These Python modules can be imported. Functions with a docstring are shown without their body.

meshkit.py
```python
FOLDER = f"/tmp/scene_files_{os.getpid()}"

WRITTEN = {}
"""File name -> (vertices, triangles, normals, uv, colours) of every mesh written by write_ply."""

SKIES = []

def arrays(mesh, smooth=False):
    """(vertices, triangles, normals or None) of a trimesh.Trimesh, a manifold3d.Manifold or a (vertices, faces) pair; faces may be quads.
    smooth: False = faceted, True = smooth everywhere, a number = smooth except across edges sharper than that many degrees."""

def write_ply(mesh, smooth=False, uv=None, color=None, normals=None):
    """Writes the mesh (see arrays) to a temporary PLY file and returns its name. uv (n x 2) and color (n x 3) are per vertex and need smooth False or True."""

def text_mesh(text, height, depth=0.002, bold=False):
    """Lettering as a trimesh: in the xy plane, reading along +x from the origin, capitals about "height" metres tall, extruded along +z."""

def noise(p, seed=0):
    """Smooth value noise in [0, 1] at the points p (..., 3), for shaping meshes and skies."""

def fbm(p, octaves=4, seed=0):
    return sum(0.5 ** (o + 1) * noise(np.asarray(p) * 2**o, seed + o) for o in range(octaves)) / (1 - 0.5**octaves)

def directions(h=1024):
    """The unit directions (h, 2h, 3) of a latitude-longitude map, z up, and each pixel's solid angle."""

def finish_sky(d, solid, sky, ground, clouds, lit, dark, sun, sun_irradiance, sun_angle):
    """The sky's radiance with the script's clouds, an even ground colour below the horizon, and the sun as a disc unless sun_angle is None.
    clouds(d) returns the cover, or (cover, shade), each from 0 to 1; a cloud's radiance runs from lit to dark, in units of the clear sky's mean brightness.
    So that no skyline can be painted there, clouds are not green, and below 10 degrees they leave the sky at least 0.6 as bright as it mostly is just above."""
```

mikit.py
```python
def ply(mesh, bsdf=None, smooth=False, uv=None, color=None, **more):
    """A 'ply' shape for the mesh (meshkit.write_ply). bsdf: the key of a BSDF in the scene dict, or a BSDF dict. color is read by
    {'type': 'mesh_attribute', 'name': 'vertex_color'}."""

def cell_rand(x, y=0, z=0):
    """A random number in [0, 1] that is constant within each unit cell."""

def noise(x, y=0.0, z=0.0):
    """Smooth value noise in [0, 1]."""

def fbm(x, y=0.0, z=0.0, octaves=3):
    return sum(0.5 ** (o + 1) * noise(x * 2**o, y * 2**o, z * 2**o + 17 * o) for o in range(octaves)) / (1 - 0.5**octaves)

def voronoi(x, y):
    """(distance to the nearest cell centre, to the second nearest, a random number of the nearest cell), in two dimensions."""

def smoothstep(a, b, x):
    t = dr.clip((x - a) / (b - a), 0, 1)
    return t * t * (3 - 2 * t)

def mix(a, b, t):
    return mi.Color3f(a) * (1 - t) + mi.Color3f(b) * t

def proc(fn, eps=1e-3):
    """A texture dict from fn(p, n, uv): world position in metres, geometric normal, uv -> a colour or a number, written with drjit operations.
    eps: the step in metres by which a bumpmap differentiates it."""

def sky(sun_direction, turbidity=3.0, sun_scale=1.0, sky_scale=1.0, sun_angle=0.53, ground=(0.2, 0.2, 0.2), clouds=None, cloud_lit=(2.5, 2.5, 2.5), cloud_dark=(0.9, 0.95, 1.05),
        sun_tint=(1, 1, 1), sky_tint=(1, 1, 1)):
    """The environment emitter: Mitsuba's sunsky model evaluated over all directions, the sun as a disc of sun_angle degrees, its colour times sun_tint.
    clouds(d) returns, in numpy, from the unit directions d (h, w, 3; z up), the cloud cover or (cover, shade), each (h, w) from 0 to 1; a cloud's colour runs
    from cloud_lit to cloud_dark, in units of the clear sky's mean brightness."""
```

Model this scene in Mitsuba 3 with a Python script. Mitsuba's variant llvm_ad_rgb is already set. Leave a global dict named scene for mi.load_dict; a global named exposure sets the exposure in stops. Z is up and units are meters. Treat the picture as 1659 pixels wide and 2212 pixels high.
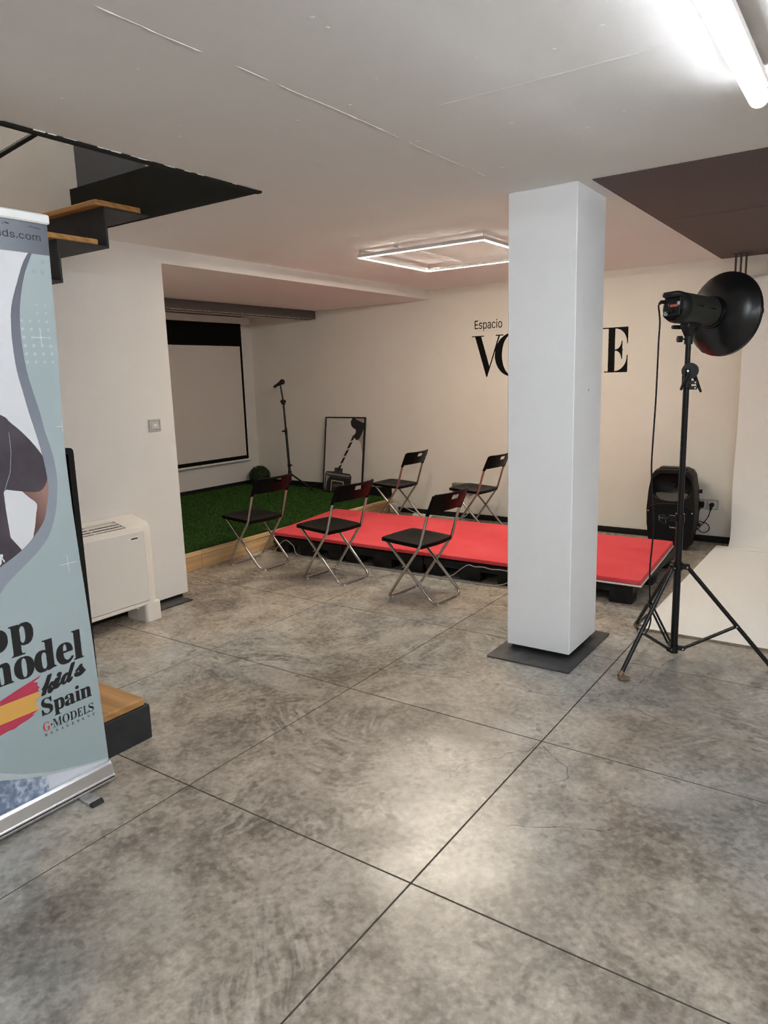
import math, random
import numpy as np, trimesh, manifold3d as m3, mitsuba as mi, drjit as dr, mikit, meshkit
from shapely.geometry import Polygon, LineString, Point, box as sbox
from shapely import affinity
from mikit import noise, fbm, voronoi, smoothstep, mix, cell_rand
T = mi.ScalarTransform4f
PI = math.pi
scene, labels = {'type': 'scene'}, {}

# ---------------------------------------------------------------- camera, lights, exposure
exposure = 1.5
CAM = np.array([1.1338, -1.7116, 1.6])
def _cam():
    yaw, pitch, roll = 2.18057, 0.184842, -0.029587
    cy, sy, cp, sp = math.cos(yaw), math.sin(yaw), math.cos(pitch), math.sin(pitch)
    f = np.array([cy*cp, sy*cp, -sp]); r = np.array([sy, -cy, 0.0]); u = np.cross(r, f)
    return f, -r*math.sin(roll) + u*math.cos(roll)
FWD, UP = _cam()
scene['camera'] = {'type': 'perspective', 'fov_axis': 'x', 'fov': 2*math.degrees(math.atan(1659/2/1552.5)), 'near_clip': 0.02, 'far_clip': 100,
                   'to_world': T().look_at(origin=CAM.tolist(), target=(CAM+FWD).tolist(), up=UP.tolist())}
FRAME_RADIANCE = [66.0, 59.8, 49.0]      # warm LED profiles of the square ceiling lamp
TUBE_RADIANCE = [16.6, 17.9, 19.4]       # cool LED battens
UPPER_RADIANCE = [26.0, 24.5, 22.0]         # lamp of the floor above, seen only through the stairwell

# ---------------------------------------------------------------- helpers
def numbered(name):
    if not any(k == name or k.startswith(name + '__') for k in scene): return name
    i = 1
    while any(k == f'{name}_{i:03d}' or k.startswith(f'{name}_{i:03d}__') for k in scene): i += 1
    return f'{name}_{i:03d}'
def obj(name, mesh, mat, parent=None, smooth=False, emit=None, label=None, **kw):
    key = numbered((parent + '__' if parent else '') + name)
    d = mikit.ply(mesh, mat, smooth=smooth, **kw)
    if emit is not None: d['emitter'] = {'type': 'area', 'radiance': {'type': 'rgb', 'value': list(emit)}}
    scene[key] = d
    if label: labels[key] = {'label': label}
    return key
def tag(key, label, cat, group=None, kind=None):
    labels[key] = {'label': label, 'category': cat}
    if group: labels[key]['group'] = group
    if kind: labels[key]['kind'] = kind
    return key
def struct(key, label=None):
    labels[key] = {'kind': 'structure'}
    if label: labels[key]['label'] = label
    return key
def part(key, label): labels[key] = {'label': label}; return key
def join(*ms):
    ms = [m for m in (ms[0] if len(ms) == 1 and isinstance(ms[0], (list, tuple)) else ms)]
    return trimesh.util.concatenate(ms)
def box(x0, x1, y0, y1, z0, z1, c=0.0):
    if c <= 0:
        b = trimesh.creation.box((x1-x0, y1-y0, z1-z0)); b.apply_translation(((x0+x1)/2, (y0+y1)/2, (z0+z1)/2)); return b
    P = []
    for x, sx in ((x0, 1), (x1, -1)):
        for y, sy in ((y0, 1), (y1, -1)):
            for z, sz in ((z0, 1), (z1, -1)):
                P += [(x+sx*c, y+sy*c, z), (x+sx*c, y, z+sz*c), (x, y+sy*c, z+sz*c)]
    return trimesh.convex.convex_hull(np.array(P))
def hull(pts): return trimesh.convex.convex_hull(np.asarray(pts, float))
def mf(t):
    t = t.copy(); t.merge_vertices()
    return m3.Manifold(m3.Mesh(np.asarray(t.vertices, np.float32), np.asarray(t.faces, np.uint32)))
def tm(m):
    q = m.to_mesh(); return trimesh.Trimesh(q.vert_properties[:, :3], q.tri_verts, process=True)
def sub(a, *bs):
    a = mf(a)
    for b in bs: a = a - mf(b)
    return tm(a)
def move(m, x=0, y=0, z=0):
    m = m.copy(); m.apply_translation((x, y, z)); return m
def rot(m, deg, axis, about=(0, 0, 0)):
    m = m.copy(); m.apply_transform(trimesh.transformations.rotation_matrix(math.radians(deg), axis, about)); return m
def fillet(pts, r, n=6):
    pts = [np.asarray(p, float) for p in pts]; out = [pts[0]]
    for a, b, c in zip(pts, pts[1:], pts[2:]):
        u, v = a-b, c-b; lu, lv = np.linalg.norm(u), np.linalg.norm(v); u, v = u/lu, v/lv
        d = min(r, lu*0.49, lv*0.49)
        for t in np.linspace(0, 1, n+1): out.append((1-t)**2*(b+u*d) + 2*t*(1-t)*b + t*t*(b+v*d))
    return np.array(out + [pts[-1]])
def spline(pts, n=8):
    p = np.asarray(pts, float); q = np.vstack([2*p[0]-p[1], p, 2*p[-1]-p[-2]]); out = []
    for i in range(1, len(q)-2):
        for t in np.linspace(0, 1, n, endpoint=False):
            out.append(0.5*((2*q[i]) + (-q[i-1]+q[i+1])*t + (2*q[i-1]-5*q[i]+4*q[i+1]-q[i+2])*t*t + (-q[i-1]+3*q[i]-3*q[i+1]+q[i+2])*t**3))
    return np.array(out + [p[-1]])
def sweep(path, r, n=12, cap=True):
    p = np.asarray(path, float); keep = np.r_[True, np.linalg.norm(np.diff(p, axis=0), axis=1) > 1e-6]; p = p[keep]
    t = np.gradient(p, axis=0); t /= np.linalg.norm(t, axis=1, keepdims=True)
    a = np.cross(t[0], [0, 0, 1.0] if abs(t[0][2]) < 0.9 else [1.0, 0, 0]); a /= np.linalg.norm(a)
    rr = np.broadcast_to(r, (len(p),)); ang = np.arange(n)*2*PI/n; V = []
    for i in range(len(p)):
        a = a - t[i]*(a@t[i]); a /= np.linalg.norm(a); b = np.cross(t[i], a)
        V.append(p[i] + rr[i]*(np.cos(ang)[:, None]*a + np.sin(ang)[:, None]*b))
    V = np.vstack(V); m = len(p); F = []
    for i in range(m-1):
        for j in range(n):
            k = (j+1) % n; F += [(i*n+j, i*n+k, (i+1)*n+k), (i*n+j, (i+1)*n+k, (i+1)*n+j)]
    if cap:
        V = np.vstack([V, p[0], p[-1]])
        for j in range(n):
            k = (j+1) % n; F += [(m*n, k, j), (m*n+1, (m-1)*n+j, (m-1)*n+k)]
    return trimesh.Trimesh(V, F, process=False)
def rod(a, b, r, n=14): return sweep([a, b], r, n)
def lathe(prof, n=40):
    """closed profile [(r, z)...] around z"""
    return trimesh.creation.revolve(np.asarray(prof, float), sections=n)
def align(m, d, at):
    """turn +z into d and move to at"""
    m = m.copy(); m.apply_transform(trimesh.geometry.align_vectors([0, 0, 1], np.asarray(d, float)/np.linalg.norm(d))); m.apply_translation(at); return m
def disc(at, d, r, h, n=24):
    """a cylinder starting at 'at' along d"""
    c = trimesh.creation.cylinder(radius=r, height=h, sections=n); c.apply_translation((0, 0, h/2)); return align(c, d, at)
def extr(poly, h):
    gs = getattr(poly, 'geoms', [poly]); return join([trimesh.creation.extrude_polygon(g, h, engine='earcut') for g in gs if g.area > 1e-9])
def shell(P, nu, nv, th, mask=None):
    """thin plate from P(u, v) -> point, u, v in [0, 1]; mask(iu, iv) True keeps the cell; th = thickness against the normal"""
    U = nu if hasattr(nu, '__len__') else np.linspace(0, 1, nu+1); W = nv if hasattr(nv, '__len__') else np.linspace(0, 1, nv+1)
    a = np.array([[P(u, v) for v in W] for u in U], float)
    du = np.gradient(a, axis=0); dv = np.gradient(a, axis=1); nn = np.cross(du, dv); nn /= np.linalg.norm(nn, axis=2, keepdims=True)+1e-12
    b = a - nn*th; A, B = len(U), len(W); V = np.vstack([a.reshape(-1, 3), b.reshape(-1, 3)]); o = A*B
    keep = np.array([[mask is None or mask(i, j) for j in range(B-1)] for i in range(A-1)]); F = []
    q = lambda i, j: i*B+j
    def quad(w, x, y, z): F.extend([(w, x, y), (w, y, z)])
    for i in range(A-1):
        for j in range(B-1):
            if not keep[i, j]: continue
            p0, p1, p2, p3 = q(i, j), q(i+1, j), q(i+1, j+1), q(i, j+1)
            quad(p0, p1, p2, p3); quad(o+p3, o+p2, o+p1, o+p0)
            for (x, y), (di, dj) in (((p1, p0), (0, -1)), ((p2, p1), (1, 0)), ((p3, p2), (0, 1)), ((p0, p3), (-1, 0))):
                k, l = i+di, j+dj
                if not (0 <= k < A-1 and 0 <= l < B-1) or not keep[k, l]: quad(x, y, o+y, o+x)
    return trimesh.Trimesh(V, F, process=False)
def P3(color, rough=0.5, spec=0.5, **kw):
    c = color if isinstance(color, dict) else {'type': 'rgb', 'value': list(color)}
    return {'type': 'twosided', 'bsdf': {'type': 'principled', 'base_color': c, 'roughness': rough, 'specular': spec, **kw}}
def mat(name, color, rough=0.5, spec=0.5, **kw): scene[name] = P3(color, rough, spec, **kw); return name
def bumped(name, base, fn, scale, eps=2e-3):
    b = base['bsdf']; scene[name] = {'type': 'twosided', 'bsdf': {'type': 'bumpmap', 'arbitrary': mikit.proc(fn, eps), 'scale': scale, 'bsdf': b}}; return name

# ---------------------------------------------------------------- materials
CRACKS = [
 [(-1.509,1.215),(-1.391,1.261),(-1.293,1.303),(-1.241,1.327),(-1.126,1.383),(-1.069,1.371),(-1.02,1.355),(-0.961,1.364),(-0.835,1.421),(-0.701,1.462),(-0.579,1.52),(-0.481,1.506),(-0.388,1.531),(-0.26,1.522),(-0.215,1.528),(-0.126,1.546),(-0.026,1.594),(0.007,1.61),(0.078,1.673),(0.121,1.729),(0.154,1.77),(0.194,1.868),(0.197,1.968),(0.213,2.115),(0.252,2.247),(0.283,2.354)],
 [(-0.199,0.594),(-0.208,0.629),(-0.212,0.683),(-0.18,0.746),(-0.136,0.802),(-0.088,0.869),(-0.08,0.912),(-0.052,0.945),(-0.027,0.956),(-0.011,1.052)],
 [(0.142,0.436),(0.161,0.461),(0.2,0.467),(0.247,0.496),(0.324,0.537),(0.371,0.564),(0.413,0.574),(0.443,0.62)],
 [(0.017,1.038),(0.112,0.959),(0.18,0.914),(0.192,0.873),(0.191,0.825),(0.155,0.783)],
 [(0.184,1.667),(0.278,1.591),(0.358,1.549),(0.431,1.524),(0.505,1.486)]]
def crack_dist(x, y):
    x = x + (noise(x*28, y*28)-0.5)*0.03 + (noise(x*110+7, y*110)-0.5)*0.004
    y = y + (noise(x*28+40, y*28)-0.5)*0.03 + (noise(x*110+50, y*110)-0.5)*0.004
    d = mi.Float(9)
    for c in CRACKS:
        for (ax, ay), (bx, by) in zip(c, c[1:]):
            ux, uy = bx-ax, by-ay; L = ux*ux+uy*uy
            t = dr.clip(((x-ax)*ux + (y-ay)*uy)/L, 0, 1)
            d = dr.minimum(d, dr.square(x-ax-t*ux) + dr.square(y-ay-t*uy))
    return dr.sqrt(d)
def concrete(p, n, uv):
    x, y = p.x, p.y
    q1, q2 = fbm(x*1.9+3, y*1.9, 0, 3)-0.5, fbm(x*1.9, y*1.9+9, 0, 3)-0.5
    wx, wy = x + 0.3*q1, y + 0.3*q2
    big = fbm(wx*1.25+11, wy*1.25+5, 0, 3)
    m1, m2 = fbm(wx*5+2, wy*5+31, 0, 3)-0.5, fbm(wx*5+71, wy*5+13, 0, 3)-0.5
    vx, vy = wx + 0.07*m1, wy + 0.07*m2
    mid = fbm(vx*8+12, vy*8+3, 0, 5)
    # trowel strokes: short streaks whose direction changes from patch to patch
    d1, d2, cid = voronoi(vx*2.6+4, vy*2.6+8)
    an = cid*6.283; ca, sa = dr.cos(an), dr.sin(an)
    s, t = ca*vx+sa*vy, -sa*vx+ca*vy
    tro = fbm(s*11+cid*50, t*62, 0, 3)-0.5
    amount = smoothstep(0.02, 0.30, d2-d1)*smoothstep(0.35, 0.70, noise(wx*1.7+20, wy*1.7+3))
    fine = fbm(x*55, y*55, 0, 3)-0.5
    vein = 1-dr.abs(2*fbm(vx*4.1+33, vy*4.1+7, 0, 4)-1)
    v = 0.47 + 0.60*(big-0.5) + 0.66*(mid-0.5) + amount*tro*0.7 + 0.70*fine + 0.22*(vein-0.8)
    c = mix((0.118, 0.105, 0.091), (0.490, 0.462, 0.422), dr.clip(v, 0, 1))
    cool = smoothstep(0.46, 0.66, fbm(wx*1.0+60, wy*1.0+14, 0, 3))
    c = c*mix((1.04, 0.99, 0.93), (0.94, 1.0, 1.035), cool)
    pale = smoothstep(0.56, 0.80, fbm(vx*3.1+81, vy*3.1+44, 0, 4))
    c = mix(c, (0.52, 0.49, 0.445), pale*0.4)
    dark = smoothstep(0.58, 0.78, fbm(vx*2.2+5, vy*2.2+144, 0, 4))
    c = c*(1-0.20*dark)
    ridge = smoothstep(0.56, 0.70, fbm(s*10+cid*31, t*48+5, 0, 3))*amount
    c = mix(c, (0.56, 0.53, 0.48), ridge*0.28)
    grit = fbm(x*140+3, y*140, 0, 2)
    c = c*(0.86+0.28*grit)
    spots = smoothstep(0.80, 0.88, fbm(x*19+5, y*19+90, 0, 2))
    c = c*(1-0.35*spots)
    d = crack_dist(x, y)
    return c*mi.Color3f(0.93, 0.90, 0.86)*(1 - 0.6*(1-smoothstep(0.0012, 0.0034, d)))
def concrete_rough(p, n, uv):
    return 0.15 + 0.26*fbm(p.x*3.1+5, p.y*3.1, 0, 3) + 0.06*noise(p.x*60, p.y*60)
scene['mat_concrete'] = {'type': 'twosided', 'bsdf': {'type': 'principled', 'base_color': mikit.proc(concrete), 'roughness': mikit.proc(concrete_rough), 'specular': 0.85}}
def plaster(base, k=0.03):
    b = mi.Color3f(base)
    return lambda p, n, uv: b*(1 + k*2*(fbm(p.x*2.3+p.z*1.1, p.y*2.3, p.z*2.3, 3)-0.5))
mat('mat_profile', (0.55, 0.54, 0.52), 0.6, 0.3)
mat('mat_joint', (0.055, 0.047, 0.038), 0.9, 0.2)
mat('mat_white_wall', mikit.proc(plaster((0.66, 0.635, 0.605))), 0.75, 0.3)
mat('mat_back_wall', mikit.proc(plaster((0.745, 0.71, 0.64))), 0.75, 0.3)
mat('mat_ceiling', mikit.proc(plaster((0.66, 0.635, 0.605), 0.02)), 0.8, 0.25)
mat('mat_seam', (0.78, 0.76, 0.73), 0.6, 0.3)
mat('mat_pillar', mikit.proc(plaster((0.87, 0.88, 0.885), 0.015)), 0.5, 0.4)
mat('mat_brown', mikit.proc(plaster((0.098, 0.071, 0.070), 0.05)), 0.7, 0.3)
mat('mat_taupe', (0.095, 0.082, 0.077), 0.7, 0.3)
mat('mat_black_paint', (0.016, 0.0165, 0.0143), 0.75, 0.15)
mat('mat_skirting', (0.009, 0.0085, 0.008), 0.6, 0.25)
def steel_dark(p, n, uv):
    return mix((0.013, 0.014, 0.0145), (0.036, 0.037, 0.038), fbm(p.x*9, p.y*9, p.z*9, 4))
mat('mat_dark_steel', mikit.proc(steel_dark), 0.6, 0.25)
mat('mat_plate', mikit.proc(lambda p, n, uv: mix((0.020, 0.020, 0.0205), (0.050, 0.049, 0.047), smoothstep(0.35, 0.75, fbm(p.x*6, p.y*6, 0, 4)))), 0.45, 0.5)
def wood_fn(a, b, along):
    def f(p, n, uv):
        u, v, w = (p.y, p.x, p.z) if along == 'y' else (p.x, p.y, p.z)
        r = fbm(u*1.2+3*noise(v*3, w*3), v*16, w*16, 3)
        ring = 0.5+0.5*dr.sin((v*24+w*40+6*fbm(u*0.9, v*3, w*3, 3))*3.0)
        return mix(a, b, dr.clip(0.65*r+0.35*ring, 0, 1))*(0.9+0.2*noise(u*6, v*180, w*180))
    return f
mat('mat_tread_wood', mikit.proc(wood_fn((0.27, 0.125, 0.035), (0.50, 0.27, 0.095), 'x')), 0.4, 0.5)
mat('mat_pine', mikit.proc(wood_fn((0.46, 0.27, 0.125), (0.68, 0.46, 0.24), 'y')), 0.5, 0.4)
mat('mat_pine_dark', mikit.proc(wood_fn((0.40, 0.225, 0.10), (0.60, 0.39, 0.20), 'y')), 0.5, 0.4)
mat('mat_pine_trim', mikit.proc(wood_fn((0.50, 0.31, 0.145), (0.72, 0.50, 0.27), 'y')), 0.5, 0.4)
mat('mat_gray_panel', (0.098, 0.104, 0.116), 0.7, 0.2)
mat('mat_turf_base', (0.012, 0.028, 0.006), 0.95, 0.1)
for i, (a, b) in enumerate((((0.026, 0.078, 0.010), (0.045, 0.135, 0.018)), ((0.036, 0.095, 0.012), (0.075, 0.165, 0.030)))):
    mat(f'mat_turf_{i}', mikit.proc((lambda a, b: lambda p, n, uv: mix(a, b, noise(p.x*150, p.y*150)))(a, b)), 0.7, 0.2)
def red_fn(p, n, uv):
    return mix((0.555, 0.049, 0.057), (0.67, 0.085, 0.097), fbm(p.x*3+p.y, p.y*5, 0, 4))*(0.94+0.12*noise(p.x*260, p.y*260))
mat('mat_red', mikit.proc(red_fn), 0.85, 0.2)
mat('mat_black_plastic', (0.006, 0.006, 0.0065), 0.45, 0.3)
mat('mat_chair_plastic', (0.0035, 0.003, 0.003), 0.38, 0.07)
mat('mat_pallet', mikit.proc(lambda p, n, uv: mix((0.005, 0.005, 0.005), (0.015, 0.0145, 0.014), smoothstep(0.4, 0.8, fbm(p.x*11, p.y*11, p.z*11, 3)))), 0.55, 0.25)
mat('mat_chrome', (0.54, 0.53, 0.51), 0.16, 0.5, metallic=1.0)
mat('mat_alu', (0.74, 0.74, 0.74), 0.28, 0.5, metallic=1.0)
mat('mat_alu_matt', (0.62, 0.62, 0.62), 0.42, 0.5, metallic=1.0)
mat('mat_white_plastic', (0.70, 0.675, 0.64), 0.42, 0.5)
mat('mat_cream', (0.72, 0.675, 0.615), 0.42, 0.5)
mat('mat_cream_panel', (0.675, 0.64, 0.595), 0.5, 0.45)
mat('mat_white_cap', (0.8, 0.8, 0.78), 0.4, 0.5)
mat('mat_silver_plastic', (0.42, 0.41, 0.395), 0.4, 0.5)
mat('mat_rubber', (0.02, 0.02, 0.021), 0.7, 0.3)
mat('mat_black_gloss', (0.005, 0.005, 0.0055), 0.22, 0.35)
mat('mat_black_satin', (0.006, 0.006, 0.0065), 0.36, 0.3)
mat('mat_deep_black', (0.004, 0.004, 0.004), 0.8, 0.2)
mat('mat_flash_body', (0.026, 0.027, 0.023), 0.5, 0.3)
mat('mat_flash_dark', (0.010, 0.0105, 0.0105), 0.5, 0.3)
mat('mat_dish', (0.005, 0.0055, 0.0062), 0.28, 0.45)
mat('mat_speaker', (0.0065, 0.0065, 0.0065), 0.5, 0.2)
mat('mat_dish_inner', (0.75, 0.75, 0.75), 0.4, 0.5)
mat('mat_rivet', (0.7, 0.7, 0.7), 0.3, 0.5, metallic=1.0)
mat('mat_screen_white', (0.60, 0.56, 0.515), 0.85, 0.2)
mat('mat_screen_black', (0.004, 0.004, 0.004), 0.9, 0.1)
mat('mat_paper', (0.84, 0.83, 0.80), 0.85, 0.2)
mat('mat_board_top', (0.85, 0.845, 0.82), 0.4, 0.4)
mat('mat_chipboard', mikit.proc(lambda p, n, uv: mix((0.13, 0.105, 0.065), (0.40, 0.36, 0.28), smoothstep(0.3, 0.8, noise(p.x*420, p.y*420, p.z*420)))), 0.9, 0.2)
mat('mat_cable_black', (0.005, 0.005, 0.005), 0.5, 0.25)
mat('mat_cable_white', (0.62, 0.58, 0.52), 0.5, 0.4)
mat('mat_cable_gray', (0.30, 0.29, 0.27), 0.5, 0.4)
mat('mat_lettering', (0.003, 0.003, 0.003), 0.7, 0.12)
mat('mat_emitter', (0.8, 0.8, 0.8), 0.6, 0.2)
mat('mat_grille_dark', (0.03, 0.028, 0.026), 0.8, 0.2)
mat('mat_orange', (0.50, 0.085, 0.03), 0.5, 0.4)
mat('mat_tape', (0.16, 0.105, 0.065), 0.5, 0.5)

# ---------------------------------------------------------------- the setting
ZC, YB, XL, XS = 2.54, 5.42, -3.15, -5.93
SX, SY = 1.06647, 1.07620
fl = struct(obj('floor', box(-6.2, 4.1, -5.1, 5.7, -0.06, -0.0018), 'mat_joint'), 'concrete floor sawn into large square slabs')
slab = {}
def slab_mesh(w, d): return box(-w/2, w/2, -d/2, d/2, -0.05, 0.0, 0.0006)
slab_dict = mikit.ply(slab_mesh(SX-0.0062, SY-0.0062), 'mat_concrete')
for i in range(-6, 4):
    for j in range(-5, 5):
        scene[numbered('floor__slab')] = {**slab_dict, 'to_world': T().translate([(i+0.5)*SX, (j+0.5)*SY, 0])}
# walls
wl = struct(obj('wall_left', box(-3.35, XL, -5.0, 1.77, 0.034, 5.2), 'mat_white_wall'), 'white wall behind the fan coil heater, lifted off the floor on a black recess')
obj('recess', box(-3.33, XL-0.03, -5.0, 1.74, 0.0, 0.034), 'mat_black_paint', wl)
obj('base_plate', box(-3.34, -3.03, 1.30, 1.71, 0.0, 0.008), 'mat_plate', wl)
obj('bulkhead', box(-3.35, XL, 1.77, YB, 2.437, ZC), 'mat_white_wall', wl)
struct(obj('wall_alcove_near', box(XS, -3.35, 1.57, 1.77, 0.0, ZC), 'mat_white_wall'))
struct(obj('wall_alcove_left', box(XS-0.15, XS, 1.57, YB+0.15, 0.0, ZC), 'mat_white_wall'), 'white alcove wall behind the projection screen')
struct(obj('wall_back', box(XS, 4.0, YB, YB+0.15, 0.0, ZC), 'mat_back_wall'), 'cream back wall with black lettering')
struct(obj('wall_right', box(4.0, 4.15, -5.0, YB+0.15, 0.0, ZC), 'mat_white_wall'))
struct(obj('wall_near', box(-3.35, 4.15, -5.15, -5.0, 0.0, ZC), 'mat_white_wall'))
# ceiling with the stair opening
OX, OY0, OY1 = -1.541, -2.55, 1.125
cl = struct(obj('ceiling', join(box(OX, 4.15, -5.15, YB+0.15, ZC, 2.79), box(-3.35, OX, OY1, YB+0.15, ZC, 2.79), box(-3.35, OX, -5.15, OY0, ZC, 2.79)), 'mat_ceiling'), 'white plastered ceiling with faint board seams')
obj('alcove_soffit', box(XS, -3.35, 1.57, YB, 2.437, ZC+0.02), 'mat_ceiling', cl)
part(obj('brown_panel', join(box(-0.16, 4.0, 2.035, 3.318, ZC-0.004, ZC), box(-0.16, 4.0, 3.324, YB, ZC-0.004, ZC)), 'mat_brown', cl), 'dark brown painted ceiling field')
rng = np.random.default_rng(5)
def seam(a, b, w=0.0035, seed=0):
    r = np.random.default_rng(seed); n = int(np.linalg.norm(np.subtract(b, a))/0.03); ms = []
    a, b = np.array(a, float), np.array(b, float); d = (b-a)/np.linalg.norm(b-a); s = np.array([-d[1], d[0]])
    t = np.linspace(0, 1, n); off = np.cumsum(r.normal(0, 0.0012, n)); off -= np.linspace(off[0], off[-1], n)
    P = a + t[:, None]*(b-a) + off[:, None]*s; wd = w*(0.4+0.9*r.random(n)); gate = np.convolve(r.random(n), np.ones(5)/5, 'same') > 0.42; h = np.where(gate, 0.0008+0.0016*r.random(n), -0.0008)
    V, F = [], []
    for k in range(n):
        q = P[k]
        V += [[*(q-s*wd[k]), ZC+0.001], [*q, ZC-h[k]], [*(q+s*wd[k]), ZC+0.001]]
        if k:
            o = 3*k
            for m in (0, 1): F += [(o-3+m, o-2+m, o+1+m), (o-3+m, o+1+m, o+m)]
    return trimesh.Trimesh(V, F, process=False)
for k, (a, b) in enumerate((((-0.585, -0.47), (-0.545, 1.62)), ((-0.30, 0.685), (0.58, 0.70)), ((-1.90, 2.30), (-1.875, 2.68)), ((-0.52, 3.32), (-0.17, 3.32)))):
    obj('seam', seam(a, b, 0.003 if k != 1 else 0.0045, k), 'mat_seam', cl)
blobs = []
for k in range(34):
    x, y = rng.uniform(-1.2, 0.6), rng.uniform(-0.6, 1.6); r_ = rng.uniform(0.003, 0.009)
    s = trimesh.creation.icosphere(1, 1.0); s.apply_scale((r_*rng.uniform(0.8, 2.0), r_, 0.0016)); blobs.append(move(s, x, y, ZC))
o = obj('plaster_bump', join(blobs), 'mat_seam', cl); labels[o] = {'kind': 'stuff'}
# skirtings
struct(obj('baseboard_back', join(box(-3.69, 4.0, YB-0.012, YB, 0.0, 0.055, 0.002), box(XS, -3.72, YB-0.012, YB, 0.15, 0.285, 0.002)), 'mat_skirting'))
struct(obj('baseboard_left', box(XS, XS+0.012, 1.77, YB-0.012, 0.15, 0.282, 0.002), 'mat_skirting'))
# steel lining of the stair opening
struct(obj('trim_1', join(box(-3.15, OX+0.003, OY1-0.012, OY1, ZC-0.006, 2.805), box(OX-0.012, OX, OY0, OY1, ZC-0.004, 2.805),
        box(OX-0.03, OX, OY0, OY1, ZC-0.010, ZC-0.002)), 'mat_black_paint'), 'black steel lining of the stair opening in the ceiling')
fl2 = []
for k in range(26):
    y = rng.uniform(-0.35, 1.1); fl2.append(box(OX-0.001, OX+0.0032+0.0012*rng.random(), y, y+rng.uniform(0.008, 0.06), ZC-0.0032*(0.4+rng.random()), ZC-0.0005))
part(obj('chipped_paint', join(fl2), 'mat_white_cap', 'trim_1'), 'bare white chips along the edge')
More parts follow.
